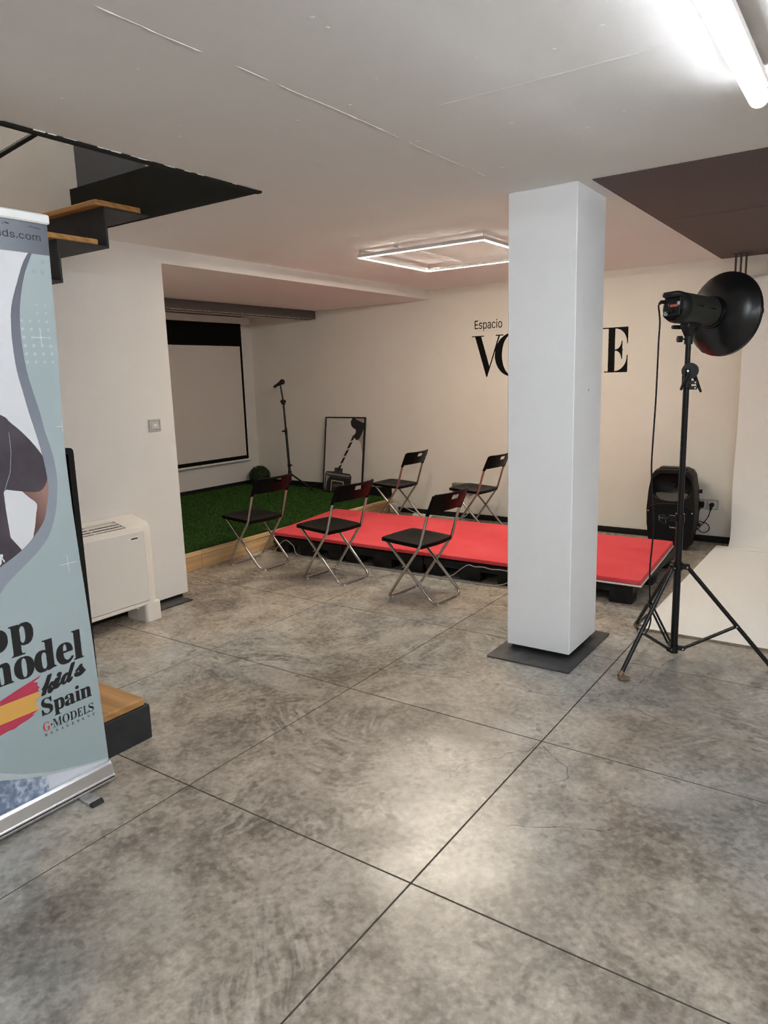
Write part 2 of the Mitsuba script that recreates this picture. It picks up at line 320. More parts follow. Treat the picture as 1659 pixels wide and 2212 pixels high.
# floor above
struct(obj('wall_upper_left', box(-3.35, XL, 1.77, YB, 2.79, 5.2), 'mat_white_wall'))
struct(obj('wall_upper_back', box(-3.15, 2.0, 2.6, 2.7, 2.79, 5.2), 'mat_white_wall'))
struct(obj('wall_upper_gray', box(-3.15, -2.53, 1.17, 1.21, 2.79, 5.2), 'mat_gray_panel'), 'dark gray partition seen up through the stair opening')
struct(obj('wall_upper_right', box(2.0, 2.1, -5.0, 2.7, 2.79, 5.2), 'mat_white_wall'))
struct(obj('wall_upper_near', box(-3.15, 2.1, -5.1, -5.0, 2.79, 5.2), 'mat_white_wall'))
struct(obj('ceiling_upper', box(-3.35, 2.1, -5.1, 2.7, 5.2, 5.3), 'mat_ceiling'))
t = tag('upper_ceiling_lamp', 'round ceiling lamp of the floor above, over the stairwell', 'lamp')
scene.update({})
obj('diffuser', lathe([(0, 0), (0.22, 0), (0.24, 0.03), (0.0, 0.03)], 32).apply_translation((-1.6, 0.2, 5.13)), 'mat_emitter', t, emit=UPPER_RADIANCE)
obj('housing', lathe([(0, 0.03), (0.25, 0.03), (0.25, 0.07), (0, 0.07)], 32).apply_translation((-1.6, 0.2, 5.13)), 'mat_white_plastic', t)

# ---------------------------------------------------------------- pillar
t = tag('pillar', 'square pale gray pillar standing on a black steel floor plate', 'pillar')
obj('shaft', box(-0.604, -0.224, 2.012, 2.455, 0.030, ZC, 0.004), 'mat_pillar', t)
obj('nail_hole', disc((-0.2238, 2.235, 1.50), (1, 0, 0), 0.004, 0.0006, 10), 'mat_rubber', t)
obj('recess', box(-0.58, -0.248, 2.036, 2.43, 0.008, 0.035), 'mat_black_paint', t)
bp_ = extr(sbox(-0.648, 1.828, -0.158, 2.535).buffer(-0.01).buffer(0.01), 0.008)
obj('base_plate', bp_, 'mat_plate', t, label='black steel plate under the shaft')

# ---------------------------------------------------------------- lamps
t = tag('square_ceiling_lamp', 'glowing square ring of LED bars hung close below the ceiling', 'lamp')
FX0, FX1, FY0, FY1, FZ = -2.20, -1.17, 2.845, 3.835, 2.482
w = 0.011
for a in ((FX0-w, FX1+w, FY0-w, FY0+w), (FX0-w, FX1+w, FY1-w, FY1+w), (FX0-w, FX0+w, FY0+w, FY1-w), (FX1-w, FX1+w, FY0+w, FY1-w)):
    obj('led_bar', box(a[0]+0.0012, a[1]-0.0012, a[2]+0.0012, a[3]-0.0012, FZ, FZ+0.008), 'mat_emitter', t, emit=FRAME_RADIANCE)
for a in ((FX0-w, FX1+w, FY0-w, FY0+w), (FX0-w, FX1+w, FY1-w, FY1+w), (FX0-w, FX0+w, FY0+w, FY1-w), (FX1-w, FX1+w, FY0+w, FY1-w)):
    obj('profile', box(*a, FZ+0.0045, FZ+0.028), 'mat_profile', t, label='aluminium profile')
for x, y in ((FX0, FY0), (FX1, FY0), (FX0, FY1), (FX1, FY1)):
    obj('hanger', rod((x, y, FZ+0.028), (x, y, ZC), 0.0025, 8), 'mat_chrome', t)
FC = (FX0+FX1)/2
obj('feed_channel', join(box(-1.905, -1.865, FY0+w, FY1-w, ZC-0.014, ZC-0.0005, 0.002), box(-1.89, -1.88, FY0+w, FY1-w, ZC-0.018, ZC-0.013)), 'mat_white_plastic', t, label='white cable channel across the ring')
def tube_lamp(y0, y1, label, x=0.715):
    t = tag(numbered('tube_lamp'), label, 'lamp', None)
    z, r = 2.452, 0.030
    prof = [(0.0, y0)] + [(r*math.sin(a), y0+0.02*(1-math.cos(a))) for a in np.linspace(0.3, PI/2, 5)] + [(r, y1-0.02)] + [(r*math.cos(a), y1-0.02+0.02*math.sin(a)) for a in np.linspace(0.3, PI/2-0.3, 4)] + [(0.0, y1)]
    m = lathe(prof, 24); m = rot(m, -90, [1, 0, 0]); m = move(m, x, 0, z)
    obj('diffuser', m, 'mat_emitter', t, emit=TUBE_RADIANCE)
    hp = extr(Polygon([(-0.034, 0.0143), (-0.0310, 0.0143), (-0.0290, 0.020), (-0.020, 0.031), (0.020, 0.031), (0.0290, 0.020), (0.0310, 0.0143), (0.034, 0.0143), (0.034, 0.026), (0.024, 0.058), (-0.024, 0.058), (-0.034, 0.026)]), y1-y0-0.05)
    v = np.asarray(hp.vertices); obj('housing', trimesh.Trimesh(np.c_[x-v[:, 0], y0+0.02+v[:, 2], z+v[:, 1]], np.asarray(hp.faces), process=False), 'mat_white_plastic', t)
    for yy in (y0+0.25, y1-0.25):
        obj('mounting_clip', join(box(x-0.012, x+0.012, yy-0.015, yy+0.015, z+0.056, ZC), ), 'mat_white_plastic', t)
    return t
tube_lamp(-0.45, 1.092, 'bright white LED tube on the ceiling at the upper right corner')
for x_, y0_, lab_ in ((0.715, -2.25, 'white LED tube on the ceiling above the camera, in line with the first tube'), (0.715, -4.05, 'white LED tube at the near end of the room, last of the middle row'),
        (2.50, -0.45, 'white LED tube on the ceiling in the right row, level with the tube in view'), (2.50, -2.25, 'white LED tube on the ceiling in the right row, beside the camera'), (2.50, -4.05, 'white LED tube at the near end of the room, last of the right row')):
    tube_lamp(y0_, y0_+1.542, lab_, x_)

# ---------------------------------------------------------------- stair
t = tag('folded_staircase', 'black folded steel staircase with oak treads rising into the ceiling opening', 'staircase')
R, RUN = 0.2045, 0.2935
SXA, SXB = -3.13, -2.405
plates, NS = [], 12
for k in range(NS):
    yb = OY1 - 0.012 - k*RUN; zt = 2.547 - k*R
    plates.append(box(SXA, SXB, yb-RUN, yb, zt-0.010, zt))
    if zt-R > 0.0: plates.append(box(SXA, SXB, yb-RUN-0.006, yb-RUN+0.006, zt-R-0.010, zt))
    else: plates.append(box(SXA, SXB, yb-RUN-0.006, yb-RUN+0.006, 0.0, zt))
obj('folded_plate', join(plates), 'mat_dark_steel', t)
for k in range(NS):
    yb = OY1 - 0.012 - k*RUN; zt = 2.547 - k*R
    obj('tread', box(SXA, SXB+0.002, yb-RUN-0.058, yb-0.06, zt+0.0005, zt+0.028, 0.004), 'mat_tread_wood', t, label='oak tread' if k == 0 else None)
hs = R/RUN
def hz(y): return 2.68 + (y-0.265)*0.72
obj('handrail', sweep([(-2.385, -2.3, hz(-2.3)), (-2.385, 1.05, hz(1.05))], 0.0125, 12), 'mat_black_satin', t)
for y in (-2.15, -1.2, -0.42):
    zt = 2.547 - math.ceil((OY1-0.012-y)/RUN-1)*R
    obj('post', rod((-2.385, y, zt-0.02), (-2.385, y, hz(y)), 0.011, 10), 'mat_black_satin', t)
t = tag('low_step', 'low black step box with a thick oak top beside the banner', 'step')
obj('riser_box', box(-2.36, -1.53, -1.5, 0.183, 0.0, 0.163, 0.003), 'mat_dark_steel', t)
obj('oak_top', box(-2.36, -1.535, -1.5, 0.165, 0.1635, 0.201, 0.007), 'mat_tread_wood', t, smooth=False, label='oak board top')
t = tag('black_cabinet', 'tall narrow black open cabinet standing on the low step behind the banner', 'cabinet')
X0, X1, Y0, Y1, Z0, Z1 = -2.14, -1.90, -0.62, 0.172, 0.2015, 1.328
car = sub(extr(sbox(Y0, Z0, Y1, Z1).buffer(-0.02).buffer(0.02), X1-X0), move(extr(sbox(Y0+0.028, Z0+0.028, Y1-0.028, Z1-0.028), X1-X0), 0, 0, 0.02))
car.vertices = np.asarray(car.vertices)[:, [2, 0, 1]] + [X0, 0, 0]
obj('carcass', car, 'mat_black_satin', t)
obj('shelf', box(X0+0.02, X1-0.004, Y0+0.027, Y1-0.027, 0.735, 0.760), 'mat_black_satin', t)

# ---------------------------------------------------------------- fan coil heater and switch
t = tag('fan_coil_heater', 'cream fan coil heater on short feet against the white wall', 'heater')
fy0, fy1 = 0.10, 1.335
pl = Polygon([(-3.149, fy0), (-2.905, fy0), (-2.905, fy1), (-3.149, fy1)]).intersection(sbox(-3.149, fy0, -2.0, fy1))
pl = pl.intersection(Polygon([(-3.3, fy0), (-2.905, fy0), (-2.905, fy1), (-3.3, fy1)]).buffer(-0.085).buffer(0.085))
body = move(extr(pl, 0.540), 0, 0, 0.128)
top = np.array([(x, y) for x, y in pl.exterior.coords[:-1]])
capm = hull(np.vstack([np.c_[top, np.full(len(top), 0.668)], np.c_[(top-[-3.03, 0.72])*[0.95, 0.985]+[-3.03, 0.72], np.full(len(top), 0.690)]]))
shellm = sub(tm(mf(body)+mf(capm)), box(-3.085, -2.945, fy0+0.13, 1.14, 0.55, 0.75), box(-2.912, -2.85, fy0+0.093, 1.241, 0.149, 0.643))
def slope(m):
    m = m.copy(); v = np.asarray(m.vertices).copy(); k = np.clip((v[:, 2]-0.50)/0.16, 0, 1); v[:, 2] -= 0.24*(v[:, 0]+3.03)*k; m.vertices = v; return m
obj('casing', slope(shellm), 'mat_cream', t, smooth=25)
obj('grille_well', slope(box(-3.084, -2.946, fy0+0.131, 1.139, 0.551, 0.668)), 'mat_grille_dark', t)
obj('panel_gap', box(-2.9118, -2.9105, fy0+0.094, 1.240, 0.150, 0.642), 'mat_deep_black', t)
for x in (-3.052, -3.015, -2.978):
    obj('grille_slat', slope(box(x-0.005, x+0.005, fy0+0.13, 1.14, 0.680, 0.6875)), 'mat_cream', t)
for y in np.arange(0.33, 1.1, 0.195): obj('grille_rib', slope(box(-3.085, -2.945, y-0.003, y+0.003, 0.678, 0.6865)), 'mat_cream', t)
obj('front_panel', box(-2.9104, -2.900, fy0+0.097, 1.2375, 0.1525, 0.6395, 0.002), 'mat_cream_panel', t)
obj('lower_lip', box(-2.95, -2.903, fy0+0.10, 1.19, 0.122, 0.148, 0.004), 'mat_cream', t)
bd = extr(LineString([(0, 0), (0.07, 0)]).buffer(0.011), 0.002); bd.vertices = np.asarray(bd.vertices)[:, [2, 0, 1]] + [-2.901, 1.125, 0.598]
bg = obj('badge', bd, 'mat_white_plastic', t)
obj('badge_plate', box(-2.900, -2.8985, 1.135, 1.187, 0.593, 0.602), 'mat_rubber', bg)
obj('pipe', rod((-2.955, 1.175, 0.098), (-2.955, 1.175, 0.14), 0.013, 12), 'mat_white_plastic', t)
for y0, y1 in ((1.207, 1.333), (fy0+0.002, fy0+0.128)):
    f = sbox(-3.13, y0, -2.905, y1).buffer(-0.02).buffer(0.02)
    obj('foot', extr(f, 0.127), 'mat_cream', t)
t = tag('light_switch', 'square silver light switch on the white wall above the heater', 'light switch')
obj('frame', sub(box(XL, XL+0.009, 1.543, 1.646, 1.270, 1.357, 0.003), box(XL+0.004, XL+0.02, 1.556, 1.633, 1.282, 1.345)), 'mat_silver_plastic', t)
obj('rocker', hull([(XL+0.002, 1.558, 1.284), (XL+0.002, 1.631, 1.284), (XL+0.002, 1.558, 1.343), (XL+0.002, 1.631, 1.343), (XL+0.011, 1.560, 1.286), (XL+0.011, 1.629, 1.286), (XL+0.0055, 1.560, 1.341), (XL+0.0055, 1.629, 1.341)]), 'mat_silver_plastic', t)
obj('indicator', box(XL+0.0075, XL+0.0095, 1.580, 1.609, 1.306, 1.322), 'mat_white_plastic', t)

# ---------------------------------------------------------------- turf stage in the alcove
XF = -3.704
def zt(x): return 0.158 + 0.075*(XF-x)/2.226
t = tag('stage', 'low timber stage filling the alcove, faced with pale pine boards', 'stage')
obj('deck', hull([(x, y, z) for x in (XS+0.013, XF-0.02) for y in (1.771, YB-0.013) for z in (0.002, zt(x)-0.004)]), 'mat_pine_dark', t)
for k, (a, b) in enumerate(((1.771, 2.40), (2.403, 4.1), (4.103, YB-0.013))):
    obj('fascia_board', box(XF-0.02, XF, a, b, 0.001, 0.118, 0.002), ('mat_pine_dark', 'mat_pine', 'mat_pine_dark')[k], t)
    obj('edge_trim', box(XF-0.03, XF+0.008, a, b, 0.121, 0.157, 0.006), 'mat_pine_trim', t)
rng = np.random.default_rng(11)
t = tag('artificial_turf', 'dark green artificial grass covering the stage', 'artificial grass', kind='stuff')
obj('backing', hull([(x, y, zt(x)+d) for x in (XS+0.014, XF-0.034) for y in (1.772, YB-0.014) for d in (-0.003, 0.0)]), 'mat_turf_base', t)
for v in range(2):
    n = 62000 if v == 0 else 42000
    x = rng.uniform(XS+0.02, XF-0.036, n); y = rng.uniform(1.78, YB-0.02, n)
    a = rng.uniform(0, 2*PI, n); l = rng.uniform(0.008, 0.019, n); le = rng.uniform(0.001, 0.016, n); az = rng.uniform(0, 2*PI, n)
    b = np.c_[x, y, zt(x)-0.001]; s = np.c_[np.cos(a), np.sin(a), 0*a]*0.0022
    V = np.stack([b-s, b+s, b+np.c_[np.cos(az)*le, np.sin(az)*le, l]], 1).reshape(-1, 3)
    V[:, 0] = np.clip(V[:, 0], XS+0.014, XF-0.031); V[:, 1] = np.clip(V[:, 1], 1.772, YB-0.014)
    obj('blades', trimesh.Trimesh(V, np.arange(3*n).reshape(-1, 3), process=False), f'mat_turf_{v}', t)
labels['artificial_turf__blades'] = {'kind': 'stuff'}; labels['artificial_turf__blades_001'] = {'kind': 'stuff'}

# ---------------------------------------------------------------- projection screen, beam
t = tag('projection_screen', 'pull-down projection screen with a black border on the alcove wall', 'projection screen')
sx = XS+0.062
obj('housing', box(XS+0.003, XS+0.10, 2.75, 5.292, 2.338, 2.420, 0.006), 'mat_white_wall', t, label='off-white case under the ceiling')
obj('black_cloth', box(sx-0.001, sx, 2.92, 5.172, 0.586, 2.345), 'mat_screen_black', t)
obj('white_cloth', box(sx, sx+0.0006, 2.957, 5.136, 0.633, 2.054), 'mat_screen_white', t)
obj('weight_bar', sweep([(sx, 2.88, 0.573), (sx, 5.205, 0.573)], 0.014, 12), 'mat_white_plastic', t)
t = tag('taupe_beam', 'dark taupe beam under the alcove ceiling in front of the screen', 'beam')
obj('fascia', box(-4.93, -4.80, 1.78, YB-0.003, 2.337, 2.436), 'mat_taupe', t)
e = []
for k in range(60):
    y = 1.8+k*0.06; e.append(box(-4.8005, -4.799, y, y+0.04+0.02*rng.random(), 2.336, 2.3375+0.002*rng.random()))
obj('worn_edge', join(e), 'mat_white_cap', t, label='worn pale lower edge')

# ---------------------------------------------------------------- microphone on stand, bush
MX, MY = -5.115, 5.15; MZ = zt(MX)+0.004
t = tag('microphone_stand', 'thin black tripod microphone stand in the alcove corner', 'microphone stand')
top = np.array([-5.205, MY, 1.552])
obj('lower_tube', rod((MX, MY, MZ+0.10), (MX-0.035, MY, 0.98), 0.016, 12), 'mat_black_satin', t)
obj('upper_tube', rod((MX-0.034, MY, 0.96), (MX-0.055, MY, 1.36), 0.0125, 12), 'mat_black_satin', t)
obj('boom_tube', rod((MX-0.05, MY, 1.31), top, 0.0105, 12), 'mat_black_satin', t)
obj('joint', join(disc((MX-0.055, MY-0.03, 1.34), (0, 1, 0), 0.021, 0.06), box(MX-0.075, MX-0.03, MY-0.016, MY+0.016, 1.30, 1.36, 0.005)), 'mat_black_plastic', t)
obj('clutch', join(disc((MX-0.034, MY, 0.925), (-0.03, 0, 1), 0.018, 0.07), disc((MX-0.02, MY-0.01, 0.965), (-0.9, -0.3, 0), 0.011, 0.055)), 'mat_black_plastic', t)
obj('collar', join(disc((MX-0.012, MY, 0.50), (-0.03, 0, 1), 0.019, 0.05), disc((MX, MY, 0.53), (0.9, -0.3, 0), 0.010, 0.045)), 'mat_black_plastic', t)
obj('hub', disc((MX-0.005, MY, 0.395), (-0.03, 0, 1), 0.024, 0.06), 'mat_black_plastic', t)
for a in (20, 145, 262):
    r_ = 0.245 if a < 200 else 0.30; r_ = 0.30 if a == 20 else r_
    fx, fy = MX+r_*math.cos(math.radians(a)), MY+r_*math.sin(math.radians(a))
    obj('leg', rod((MX, MY, 0.42), (fx, fy, zt(fx)+0.020), 0.011, 10), 'mat_black_satin', t)
    s = trimesh.creation.icosphere(2, 0.015); obj('foot', move(s, fx, fy, zt(fx)+0.017), 'mat_rubber', t)
t = tag('microphone', 'black handheld microphone tilted in the clip of the stand', 'microphone')
ma, mb = np.array([-5.315, MY, 1.522]), np.array([-5.158, MY, 1.588])
d = (mb-ma)/np.linalg.norm(mb-ma)
obj('handle', sweep([ma, ma+d*0.01, ma+d*0.11, ma+d*0.135], [0.012, 0.015, 0.020, 0.026], 16), 'mat_black_satin', t, smooth=40)
s = trimesh.creation.icosphere(3, 0.034); obj('grille_head', move(s, *(mb-d*0.012)), 'mat_black_plastic', t, smooth=True)
obj('clip', disc(np.array([-5.205, MY, 1.5683])-d*0.0225, d, 0.0235, 0.045), 'mat_black_plastic', 'microphone_stand')
BX, BY, BZ, BR = -5.70, 5.19, 0.352, 0.143
t = tag('boxwood_ball', 'round dark green boxwood ball on the turf under the screen corner', 'plant')
obj('core', move(trimesh.creation.icosphere(3, BR*0.86), BX, BY, BZ), 'mat_turf_base', t)
n = 3600; u = rng.normal(size=(n, 3)); u /= np.linalg.norm(u, axis=1, keepdims=True)
c = np.array([BX, BY, BZ]) + u*(BR*(0.86+0.13*rng.random((n, 1)))); a = rng.normal(size=(n, 3)); a -= u*(a*u).sum(1, keepdims=True)*0.6; a /= np.linalg.norm(a, axis=1, keepdims=True)
b = np.cross(a, u+0.3*rng.normal(size=(n, 3))); b /= np.linalg.norm(b, axis=1, keepdims=True)
V = np.stack([c-a*0.008, c+b*0.005, c+a*0.009+u*0.003, c-b*0.005], 1).reshape(-1, 3); k = np.arange(n)*4
mat('mat_leaf', mikit.proc(lambda p, n, uv: mix((0.006, 0.016, 0.005), (0.022, 0.042, 0.012), cell_rand(p.x*160, p.y*160, p.z*160))), 0.45, 0.4)
o = obj('leaves', trimesh.Trimesh(V, np.vstack([np.c_[k, k+1, k+2], np.c_[k, k+2, k+3]]), process=False), 'mat_leaf', t); labels[o] = {'kind': 'stuff'}

# ---------------------------------------------------------------- leaning poster
t = tag('framed_poster', 'black framed poster of a perfume bottle with a striped straw leaning on the back wall', 'poster')
PW, PH, px0 = 0.62, 0.945, -4.70
def plean(m):
    """poster coordinates (u right, v up, w out) -> world"""
    a = math.radians(5.5); z0 = zt(-4.4)+0.012; y0 = YB-0.030-PH*math.sin(a)-0.006
    v = np.asarray(m.vertices); o = np.c_[px0+v[:, 0]+0.03*(v[:, 1]/PH), y0 + v[:, 1]*math.sin(a) - v[:, 2]*math.cos(a), z0 + v[:, 1]*math.cos(a) + v[:, 2]*math.sin(a)]
    return trimesh.Trimesh(o, np.asarray(m.faces), process=False)
fr = sub(box(0, PW, 0, PH, -0.012, 0.012, 0.0015), box(0.014, PW-0.014, 0.014, PH-0.014, 0.004, 0.05))
obj('frame', plean(fr), 'mat_black_satin', t)
mat('mat_poster_paper', (0.62, 0.585, 0.555), 0.5, 0.4); mat('mat_poster_black', (0.018, 0.016, 0.015), 0.5, 0.4); mat('mat_poster_dark', (0.045, 0.042, 0.041), 0.5, 0.4)
mat('mat_poster_gray', (0.26, 0.25, 0.25), 0.5, 0.4); mat('mat_poster_skin', (0.33, 0.28, 0.27), 0.5, 0.4); mat('mat_poster_gold', (0.42, 0.36, 0.24), 0.5, 0.4)
def pp(pts): # poster print points, from fractions of the sheet seen in the photograph
    return Polygon([(0.014+(x-290)/(1232-290)*(PW-0.028), PH-0.014-(y-232)/(1985-232)*(PH-0.028)) for x, y in pts]).buffer(0).intersection(sbox(0.0142, 0.0142, PW-0.0142, PH-0.0142))
def ink(name, poly, m, lay, label=None): obj(name, plean(move(extr(poly, 0.0004), 0, 0, 0.0042+0.0005*lay)), m, t, label=label)
ink('sheet', sbox(0.0142, 0.0142, PW-0.0142, PH-0.0142), 'mat_poster_paper', 0)
ink('printed_face', pp([(985, 232), (1250, 232), (1250, 1060), (1212, 1020), (1185, 900), (1160, 790), (1090, 730), (1150, 640), (1215, 480), (1215, 340), (1090, 290)]), 'mat_poster_skin', 1)
ink('printed_hair', pp([(940, 232), (985, 232), (1090, 290), (1225, 345), (1222, 480), (1160, 640), (1120, 715), (1060, 745), (1010, 690), (1000, 640), (1035, 560), (1030, 490), (960, 460), (915, 400), (897, 310)]), 'mat_poster_black', 2)
st = []
for k in range(-1, 4):
    b = np.array([690, 1310])+k*np.array([78, -183]); st.append(pp([tuple(b+d_) for d_ in ([-12, 8], [54, -16], [124, -172], [50, -128])]))
for q in st: ink('straw_stripe', q, 'mat_poster_black', 1)
ink('bottle_cap', pp([(545, 1420), (600, 1408), (740, 1425), (752, 1440), (750, 1530), (540, 1515)]), 'mat_poster_dark', 1)
ink('bottle', pp([(345, 1510), (540, 1505), (750, 1530), (935, 1548), (978, 1615), (965, 1990), (292, 1990), (312, 1560)]), 'mat_poster_dark', 2)
ink('bottle_glint', pp([(345, 1540), (940, 1590), (930, 1620), (345, 1575)]), 'mat_poster_gray', 3)
ink('bottle_glint', pp([(338, 1600), (430, 1625), (375, 1720), (330, 1930), (320, 1930)]), 'mat_poster_gray', 3)
ink('bottle_inside', pp([(440, 1640), (950, 1670), (945, 1990), (370, 1990), (385, 1730)]), 'mat_poster_black', 3)
lb = pp([(478, 1712), (795, 1740), (790, 1990), (465, 1990)])
ink('label_border', lb, 'mat_poster_gold', 4)
ink('label_field', pp([(500, 1738), (770, 1762), (766, 1990), (488, 1990)]), 'mat_poster_black', 5)
c0 = pp([(530, 1860), (540, 1800), (720, 1815), (720, 1870)]).bounds
tx = meshkit.text_mesh('COCO', 0.030, 0.0004); tx.apply_scale(((c0[2]-c0[0])/tx.extents[0], 1, 1)); tx.apply_translation((c0[0]-tx.bounds[0][0], c0[1], 0.0042+0.0030))
obj('lettering', plean(tx), 'mat_poster_gray', t)

# ---------------------------------------------------------------- wall lettering
def hpoly(o, *holes): return Polygon(o, holes)
def wallmesh(poly, x0, z0):
    m = extr(poly, 0.002); v = np.asarray(m.vertices); return trimesh.Trimesh(np.c_[x0+v[:, 0], YB-v[:, 2], z0+v[:, 1]], np.asarray(m.faces)[:, ::-1], process=False) if False else trimesh.Trimesh(np.c_[x0+v[:, 0], YB-v[:, 2], z0+v[:, 1]], np.asarray(m.faces), process=False)
H = 0.425
def arc(cx, cy, rx, ry, a0, a1, n=18): return [(cx+rx*math.cos(math.radians(a)), cy+ry*math.sin(math.radians(a))) for a in np.linspace(a0, a1, n)]
th = 0.010
V_ = Polygon([(0.036, H), (0.108, H), (0.212, 0.085), (0.180, -0.012), (0.172, -0.012)]).union(Polygon([(0.180, -0.012), (0.172, -0.005), (0.319, H), (0.335, H)])).union(sbox(0, H-th, 0.145, H)).union(sbox(0.283, H-th, 0.372, H)).buffer(0)
O_ = Polygon(arc(0.20, H/2, 0.20, H/2+0.012, 0, 360, 60), [arc(0.20, H/2, 0.118, H/2-0.002, 0, 360, 60)])
G_ = Polygon(arc(0.20, H/2, 0.20, H/2+0.012, 0, 360, 60), [arc(0.20, H/2, 0.118, H/2-0.002, 0, 360, 60)]).difference(Polygon([(0.27, 0.16), (0.45, 0.16), (0.45, 0.34), (0.30, 0.32)])).union(sbox(0.29, 0.0, 0.372, 0.18)).union(sbox(0.24, 0.17, 0.41, 0.18)).union(sbox(0.385, 0.29, 0.393, H))
U_ = sbox(0.03, 0.13, 0.112, H).union(sbox(0.0, H-th, 0.15, H)).union(sbox(0.30, 0.13, 0.311, H)).union(sbox(0.265, H-th, 0.345, H)).union(Polygon(arc(0.1705, 0.13, 0.1405, 0.142, 180, 360) + arc(0.206, 0.13, 0.094, 0.128, 360, 180)))
E_ = sbox(0.035, 0.0, 0.098, H).union(sbox(0.0, H-th, 0.22, H)).union(sbox(0.0, 0, 0.22, th)).union(sbox(0.09, 0.206, 0.175, 0.216))
E_ = E_.union(Polygon([(0.10, H)] + [(0.222, H), (0.222, H-0.155), (0.216, H-0.155)] + arc(0.10, H-0.15, 0.114, 0.138, 0, 90, 14))).union(Polygon([(0.10, 0), (0.222, 0), (0.222, 0.165), (0.216, 0.165)] + arc(0.10, 0.15, 0.114, 0.138, 0, -90, 14)))
E_ = E_.union(Polygon([(0.10, 0.216), (0.10, 0.206)] + arc(0.10, 0.126, 0.062, 0.08, 90, 0, 10)[0:] + [(0.162, 0.126), (0.170, 0.126), (0.170, 0.296), (0.162, 0.296)] + arc(0.10, 0.296, 0.062, 0.08, 0, -90, 10)))
t = tag('wall_lettering', 'large black serif lettering and a small word above it on the back wall', 'wall lettering')
for poly, x0 in ((V_, -2.618), (O_, -2.345), (G_, -1.925), (U_, -1.51), (E_, -1.168)):
    obj('letter', wallmesh(poly, x0, 1.585), 'mat_lettering', t)
sp = meshkit.text_mesh('Espacio', 0.088, 0.002); sp.apply_scale((0.322/sp.extents[0], 1, 1)); v = np.asarray(sp.vertices)
obj('small_word', trimesh.Trimesh(np.c_[-2.583+v[:, 0]-v[:, 0].min(), YB-v[:, 2], 2.083+v[:, 1]], np.asarray(sp.faces), process=False), 'mat_lettering', t)

# ---------------------------------------------------------------- pallets, board, red mat
PXB = [-3.575, -2.735, -1.895, -1.055, -0.195]
PY0, PY1 = 3.165, 4.39
pn = ['leftmost black plastic pallet under the red platform, by the turf stage', 'second black plastic pallet from the left under the red platform', 'third black plastic pallet from the left under the red platform', 'rightmost black plastic pallet under the red platform, by the light stand']
for k in range(4):
    t = tag(numbered('plastic_pallet'), pn[k], 'pallet', 'pallets under the red platform')
    a, b = PXB[k]+0.006, PXB[k+1]-0.006
    dk = [box(a, b, PY0, PY1, 0.118, 0.145, 0.003), box(a, b, PY0, PY0+0.012, 0.082, 0.12), box(a, b, PY1-0.012, PY1, 0.082, 0.12), box(a, a+0.012, PY0, PY1, 0.082, 0.12), box(b-0.012, b, PY0, PY1, 0.082, 0.12)]
    obj('deck', join(dk), 'mat_pallet', t)
    for ix, (x0, x1) in enumerate(((a+0.003, a+0.175), ((a+b)/2-0.10, (a+b)/2+0.10), (b-0.175, b-0.003))):
        for y0, y1 in ((PY0+0.004, PY0+0.15), ((PY0+PY1)/2-0.075, (PY0+PY1)/2+0.075), (PY1-0.15, PY1-0.004)):
            ft = hull([(x, y, z) for z, q in ((0.0, 0.005), (0.119, 0.0)) for x, y in sbox(x0+q, y0+q, x1-q, y1-q).buffer(-0.02).buffer(0.02, quad_segs=3).exterior.coords])
            obj('foot', ft, 'mat_pallet', t)
            if k == 3 and ix == 2:
                o = obj('rib', join([box(x1-0.006, x1-0.001, y, y+0.006, 0.03, 0.10) for y in np.arange(y0+0.02, y1-0.02, 0.018)]), 'mat_pallet', t)
t = tag('platform_board', 'thin white laminated board between the pallets and the red mat', 'board')
PB = [(-3.575, 3.215), (-0.56, 3.205), (-0.54, 3.133), (-0.138, 3.131), (-0.228, 4.44), (-3.70, 4.41)]
obj('sheet', move(extr(Polygon(PB), 0.011), 0, 0, 0.1455), 'mat_white_plastic', t)
rm = Polygon([(-3.575, 3.155), (-2.4, 3.152), (-1.2, 3.142), (-0.40, 3.138), (-0.145, 3.137), (-0.148, 3.165), (-0.236, 4.44), (-0.30, 4.452), (-2.0, 4.43), (-3.75, 4.405), (-3.79, 4.395)])
t = tag('red_mat', 'bright red mat lying on the pallet platform', 'mat')
a = extr(rm.buffer(-0.006).buffer(0.006), 0.026)
obj('mat', hull(np.vstack([np.asarray(a.vertices)*[1, 1, 0.7] + [0, 0, 0.1570+0.004], (np.asarray(a.vertices)-[-1.9, 3.8, 0])*[0.9985, 0.996, 1]+[-1.9, 3.8, 0.1570+0.006]])), 'mat_red', t)
def cable(name, pts, r, m, label, cat='cable', n=8, group=None):
    t_ = tag(numbered(name), label, cat, group); obj('cord', sweep(spline(pts, n), r, 8), m, t_); return t_
cable('platform_cable', [(-3.62, 3.12, 0.05), (-3.63, 3.11, 0.012), (-3.53, 3.11, 0.006), (-3.45, 3.125, 0.09), (-3.373, 3.128, 0.135), (-3.28, 3.125, 0.09), (-3.188, 3.11, 0.008), (-2.70, 3.10, 0.006), (-2.2, 3.11, 0.006), (-1.93, 3.105, 0.006), (-1.734, 3.11, 0.006), (-1.606, 3.115, 0.035), (-1.52, 3.125, 0.10), (-1.459, 3.130, 0.138), (-1.40, 3.130, 0.131), (-1.33, 3.130, 0.137), (-1.26, 3.130, 0.129), (-1.17, 3.130, 0.134), (-1.09, 3.128, 0.12), (-1.10, 3.122, 0.06), (-1.18, 3.112, 0.02), (-1.30, 3.105, 0.006), (-1.5, 3.10, 0.006), (-1.72, 3.095, 0.006)], 0.0042, 'mat_cable_gray', 'thin gray cable looping along the front of the pallet platform', n=6)

